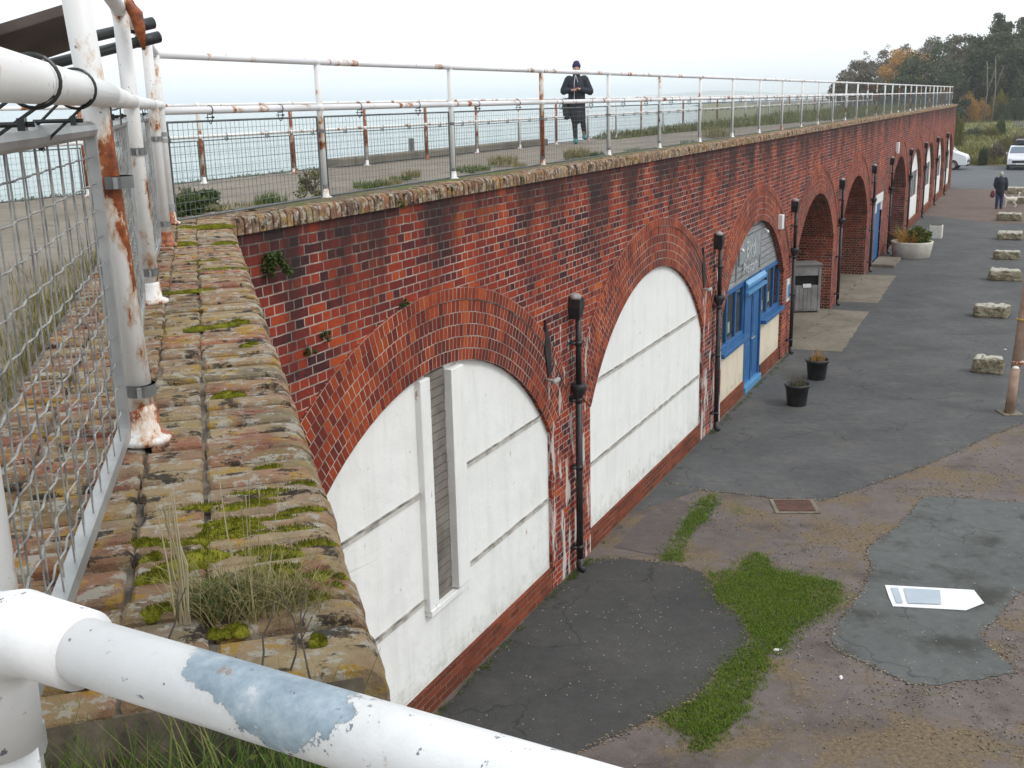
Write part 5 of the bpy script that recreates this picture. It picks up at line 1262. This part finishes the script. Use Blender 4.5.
mb = MB(); mb.box((-1.2,-.75,1.73),(-1.15,.75,1.81)); mb.box((-.1,-.75,1.73),(-.05,.75,1.81)); obj('roof_bar', mb, M['black'], T)
c2 = G(966, 169.5); vd = math.atan2(c2.y, c2.x)-math.pi/2-.12
T = car('parked_van', 'white van nosing out from behind the end of the wall', c2-Vector((math.cos(vd), math.sin(vd), 0))*2.3, vd, pw, 'van')
for i, (px, py, cl, lb, hd) in enumerate(((958,120,(.45,.48,.5),'silver parked car, leftmost of the far row',.5),(970,119.5,(.04,.05,.07),'dark parked car in the middle of the far row',.7),(983,119,(.5,.53,.55),'pale grey parked car, right of the far row',.5))):
    p = G(px, py); car('far_parked_car', lb, p, hd, simple('far_paint_%d'%i, cl, .25), 'estate', 'cars parked beyond the field')
p = G(1009,118.5); T = car('far_parked_van', 'white van parked by the lane below the pines', p, math.atan2(p.y,p.x)-math.pi/2+.2, pw, 'van'); T.scale = (1.25,1.2,1.0)
# traffic barrier
mb = MB(); bp_ = G(952.5,147)
T = thing('road_barrier', 'small orange and white barrier beyond the end of the wall', 'barrier', G(956,147), 0)
T.scale = (.5,.5,.6)
mb = MB(); mb.box((-1,-.04,.5),(1,.04,.95)); obj('board', mb, simple('barrier_orange', (.55,.14,.06), .5), T)
mb = MB(); mb.box((-.5,-.05,.55),(-.2,-.041,.9)); mb.box((.3,-.05,.55),(.6,-.041,.9)); obj('white_stripe', mb, M['white'], T)
mb = MB(); mb.box((-.9,-.2,0),(-.82,.2,.5)); mb.box((.82,-.2,0),(.9,.2,.5)); obj('leg', mb, M['black'], T)

# ------------------------------------------------------------------ people and dog
skin = simple('skin', (.45,.27,.20), .6)
def figure(T, H, pose):
    s = H/1.72
    mb = MB(); P = pose
    def c(a, r1, b, r2): mb.cap([x*s for x in P[a]], r1*s, [x*s for x in P[b]], r2*s)
    c('pelvis',.13,'chest',.145); c('chest',.13,'neck',.06); c('neck',.055,'head',.06)
    hx, hy, hz = [x*s for x in P['head']]
    mb.ell((hx,hy,hz),(.078*s,.095*s,.115*s)); mb.ell((hx,hy-.09*s,hz-.015*s),(.014*s,.024*s,.022*s),8,6)
    for sg in (-1,1): mb.ell((hx+sg*.078*s,hy,hz-.01*s),(.012*s,.02*s,.03*s),8,6)
    mb.ell((hx,hy-.06*s,hz-.075*s),(.045*s,.04*s,.035*s),8,6)
    for sd in ('l','r'):
        c('chest',.09,'sh'+sd,.06); c('sh'+sd,.055,'el'+sd,.04); c('el'+sd,.04,'wr'+sd,.027)
        c('hip'+sd,.095,'kn'+sd,.058); c('kn'+sd,.055,'an'+sd,.038); c('pelvis',.12,'hip'+sd,.095)
        a = Vector(P['an'+sd]); mb.cap(tuple(a*s), .038*s, tuple((a+Vector(P.get('toe',(0,-.15,-.05))))*s), .03*s)
        w_ = Vector(P['wr'+sd])*s; d = (w_-Vector(P['el'+sd])*s).normalized(); sidev = d.cross(Vector((0,0,1)) if abs(d.z) < .8 else Vector((0,1,0))).normalized()
        mb.cap(tuple(w_), .024*s, tuple(w_+d*.06*s), .03*s)
        for k_ in range(4):
            b0 = w_+d*.085*s+sidev*(k_-1.5)*.019*s; ll = (.07,.078,.072,.056)[k_]*s; mb.cap(tuple(b0), .0085*s, tuple(b0+d*ll*.5), .008*s, 8); mb.cap(tuple(b0+d*ll*.5), .008*s, tuple(b0+d*ll*.85+Vector((0,0,-.02*s))), .007*s, 8)
        b0 = w_+d*.03*s+sidev*.03*s; mb.cap(tuple(b0), .011*s, tuple(b0+d*.04*s+sidev*.022*s), .009*s, 8)
    o = obj('body', mb, skin, T); remesh(o, .009, 3); return o
def garment(T, name, caps, mat, s, vox=.014, ells=()):
    mb = MB()
    for a, r1, b, r2 in caps: mb.cap([x*s for x in a], r1*s, [x*s for x in b], r2*s, 16)
    for c_, r_ in ells: mb.ell([x*s for x in c_], [x*s for x in r_], 16, 10)
    o = obj(name, mb, mat, T); remesh(o, vox, 3); return o
P1 = dict(pelvis=(0,0,.92), chest=(0,-.01,1.27), neck=(0,-.02,1.46), head=(0,-.05,1.60),
          shl=(.17,0,1.38), shr=(-.17,0,1.38), ell=(.29,-.02,1.12), elr=(-.28,-.03,1.14), wrl=(.07,-.24,1.17), wrr=(-.11,-.24,1.15),
          hipl=(.09,0,.88), hipr=(-.09,0,.88), knl=(.13,-.05,.50), knr=(-.05,-.03,.48), anl=(.17,.16,.16), anr=(-.03,-.08,.08))
pp = G(577, 143.5, DECK); pp.z = DECK
T = thing('person', 'person in dark coat and purple hat walking on the terrace looking at a phone', 'person', pp, -math.atan2(pp.x, pp.y))
s1 = 1.70/1.72; figure(T, 1.70, P1)
navy = simple('navy_coat', (.012,.016,.024), .75, (.022,.028,.04), 12, bump=.4)
garment(T, 'coat', [(P1['pelvis'],.19,P1['chest'],.185),((.0,.01,.57),.155,P1['pelvis'],.205),(P1['chest'],.15,(0,-.01,1.44),.09),(P1['chest'],.14,P1['shl'],.09),(P1['chest'],.14,P1['shr'],.09),(P1['shl'],.095,P1['ell'],.088),(P1['shr'],.095,P1['elr'],.088),(P1['ell'],.075,(.10,-.21,1.155),.055),(P1['elr'],.075,(-.12,-.21,1.145),.055)], navy, s1)
garment(T, 'leggings', [((.09,0,.8),.105,P1['knl'],.07),((-.09,0,.8),.105,P1['knr'],.07),(P1['knl'],.068,(.17,.155,.20),.05),(P1['knr'],.068,(-.03,-.075,.12),.05)], simple('leggings', (.015,.013,.016), .8), s1)
for a in (P1['anl'], P1['anr']):
    garment(T, 'trainer', [((a[0],a[1]+.03,a[2]-.02),.062,(a[0]+.01,a[1]-.17,a[2]-.035),.05)], simple('teal_trainer', (.05,.20,.22), .6), s1, .01)
garment(T, 'hat', [((0,-.045,1.66),.098,(0,-.035,1.70),.085)], simple('purple_hat', (.035,.028,.09), .9), s1, .008)
garment(T, 'collar', [((0,-.02,1.45),.085,(0,-.03,1.50),.08)], navy, s1, .01)
garment(T, 'shoulder_bag', [((-.25,-.04,.82),.08,(-.22,-.04,.60),.085)], simple('bag_black', (.02,.02,.022), .6), s1, .012)
mb = MB(); mb.tube([(-.02,-.13,1.46),(-.05,-.20,1.3),(-.05,-.205,1.05),(-.06,-.22,.85)], .009, 6); mb.tube([(-.02,-.13,1.46),(.03,-.19,1.3)], .007, 6); obj('scarf_cord', mb, simple('pale_cord', (.45,.42,.48), .8), T)
mb = MB(); mb.box((-.05,-.315,1.14),(.03,-.303,1.21)); tag(obj('phone', mb, simple('phone', (.10,.02,.02), .3), None, loc=pp, rotz=-math.atan2(pp.x,pp.y)), 'small reddish phone held by the person on the terrace', 'phone')
# man with dog, seen from behind
P2 = dict(pelvis=(0,0,.94), chest=(0,0,1.30), neck=(0,.01,1.50), head=(0,.0,1.63),
          shl=(.19,0,1.42), shr=(-.19,0,1.42), ell=(.25,.03,1.14), elr=(-.26,.03,1.14), wrl=(.18,-.10,.98), wrr=(-.27,-.04,.92),
          hipl=(.09,0,.90), hipr=(-.09,0,.90), knl=(.10,.04,.49), knr=(-.09,-.02,.49), anl=(.10,.0,.09), anr=(-.10,-.04,.09))
pm = G(998.5, 209)
T = thing('person', 'person in navy coat and jeans seen from behind beside a white dog', 'person', pm, math.pi-math.atan2(pm.x, pm.y)+.15)
figure(T, 1.80, P2); s2 = 1.8/1.72
coat2 = simple('navy_jacket', (.010,.013,.028), .8, (.02,.024,.04), 10)
garment(T, 'coat', [((0,0,.80),.20,P2['chest'],.215),(P2['chest'],.18,(0,0,1.46),.10),(P2['chest'],.15,P2['shl'],.10),(P2['chest'],.15,P2['shr'],.10),(P2['shl'],.10,P2['ell'],.085),(P2['shr'],.10,P2['elr'],.085),(P2['ell'],.08,P2['wrl'],.06),(P2['elr'],.08,P2['wrr'],.06)], coat2, s2, .018)
garment(T, 'jeans', [((.09,0,.82),.11,P2['knl'],.085),((-.09,0,.82),.11,P2['knr'],.085),(P2['knl'],.085,(.10,.0,.12),.07),(P2['knr'],.085,(-.10,-.04,.12),.07)], simple('jeans', (.02,.035,.10), .85), s2, .018)
for a in (P2['anl'], P2['anr']): garment(T, 'shoe', [((a[0],a[1]+.03,a[2]-.03),.055,(a[0],a[1]-.15,a[2]-.04),.045)], M['black'], s2, .014)
garment(T, 'hair', [((0,.02,1.68),.095,(0,.035,1.63),.09)], simple('grey_hair', (.42,.40,.36), .9), s2, .012)
bg_ = garment(T, 'carrier_bag', [((.33,.05,.82),.07,(.33,.05,.66),.12)], simple('maroon_bag', (.13,.02,.03), .7), s2, .018)
# dog: local x forward
pdg = G(1009.5, 207.5)
T = thing('dog', 'fluffy cream dog with raised tail beside the person in jeans', 'dog', pdg, math.pi-math.atan2(pdg.x,pdg.y)+.25)
mb = MB()
c = mb.cap
c((.28,0,.50),.155,(-.10,0,.49),.13); c((-.10,0,.49),.13,(-.32,0,.51),.125); c((.30,0,.55),.12,(.44,0,.72),.085)
mb.ell((.50,0,.78),(.12,.10,.10)); c((.56,0,.75),.055,(.68,0,.72),.04)
for sg in (-1,1):
    c((.46,sg*.09,.80),.035,(.44,sg*.115,.68),.03)
    c((.30,sg*.08,.42),.075,(.30,sg*.085,.24),.048); c((.30,sg*.085,.24),.046,(.32,sg*.085,.04),.04); c((.32,sg*.085,.035),.035,(.37,sg*.085,.03),.03)
    c((-.30,sg*.08,.46),.10,(-.20,sg*.09,.30),.062); c((-.20,sg*.09,.30),.055,(-.38,sg*.09,.20),.04); c((-.38,sg*.09,.20),.04,(-.34,sg*.09,.04),.036); c((-.34,sg*.09,.035),.034,(-.28,sg*.09,.03),.03)
c((-.40,0,.58),.045,(-.52,0,.70),.05); c((-.52,0,.70),.05,(-.56,0,.86),.075)
T.scale = (.74,.80,.84)
o = obj('body', mb, simple('dog_fur', (.62,.57,.47), .95, (.75,.71,.62), 9, bump=.9, bd=.03, bsc=40), T); remesh(o, .016, 2)
mb = MB(); mb.ell((.715,0,.73),(.02,.022,.018),8,6); obj('nose', mb, M['black'], T, True)
mb = MB(); mb.tube([(.42,.09*math.cos(a_),.66+.09*math.sin(a_)) for a_ in [i*math.pi/6 for i in range(13)]], .014, 6); obj('collar', mb, simple('dog_collar', (.25,.05,.03), .6), T)

# ------------------------------------------------------------------ haze
hz = MB(); hz.box((-11700,-11700,-6),(11700,11700,90)); ho = obj('haze', hz, None)
hm_ = bpy.data.materials.new('haze'); hm_.use_nodes = True; t = hm_.node_tree; t.nodes.clear()
o_ = t.nodes.new('ShaderNodeOutputMaterial'); pv = t.nodes.new('ShaderNodeVolumePrincipled'); pv.inputs['Color'].default_value = (.93,.96,1,1); pv.inputs['Density'].default_value = .0003; pv.inputs['Anisotropy'].default_value = .2
t.links.new(pv.outputs[0], o_.inputs['Volume']); ho.data.materials.append(hm_)
tag(ho, 'thin pale sea haze over the whole scene', 'haze', kind='stuff')
S.cycles.volume_bounces = 1
bpy.context.view_layer.update()
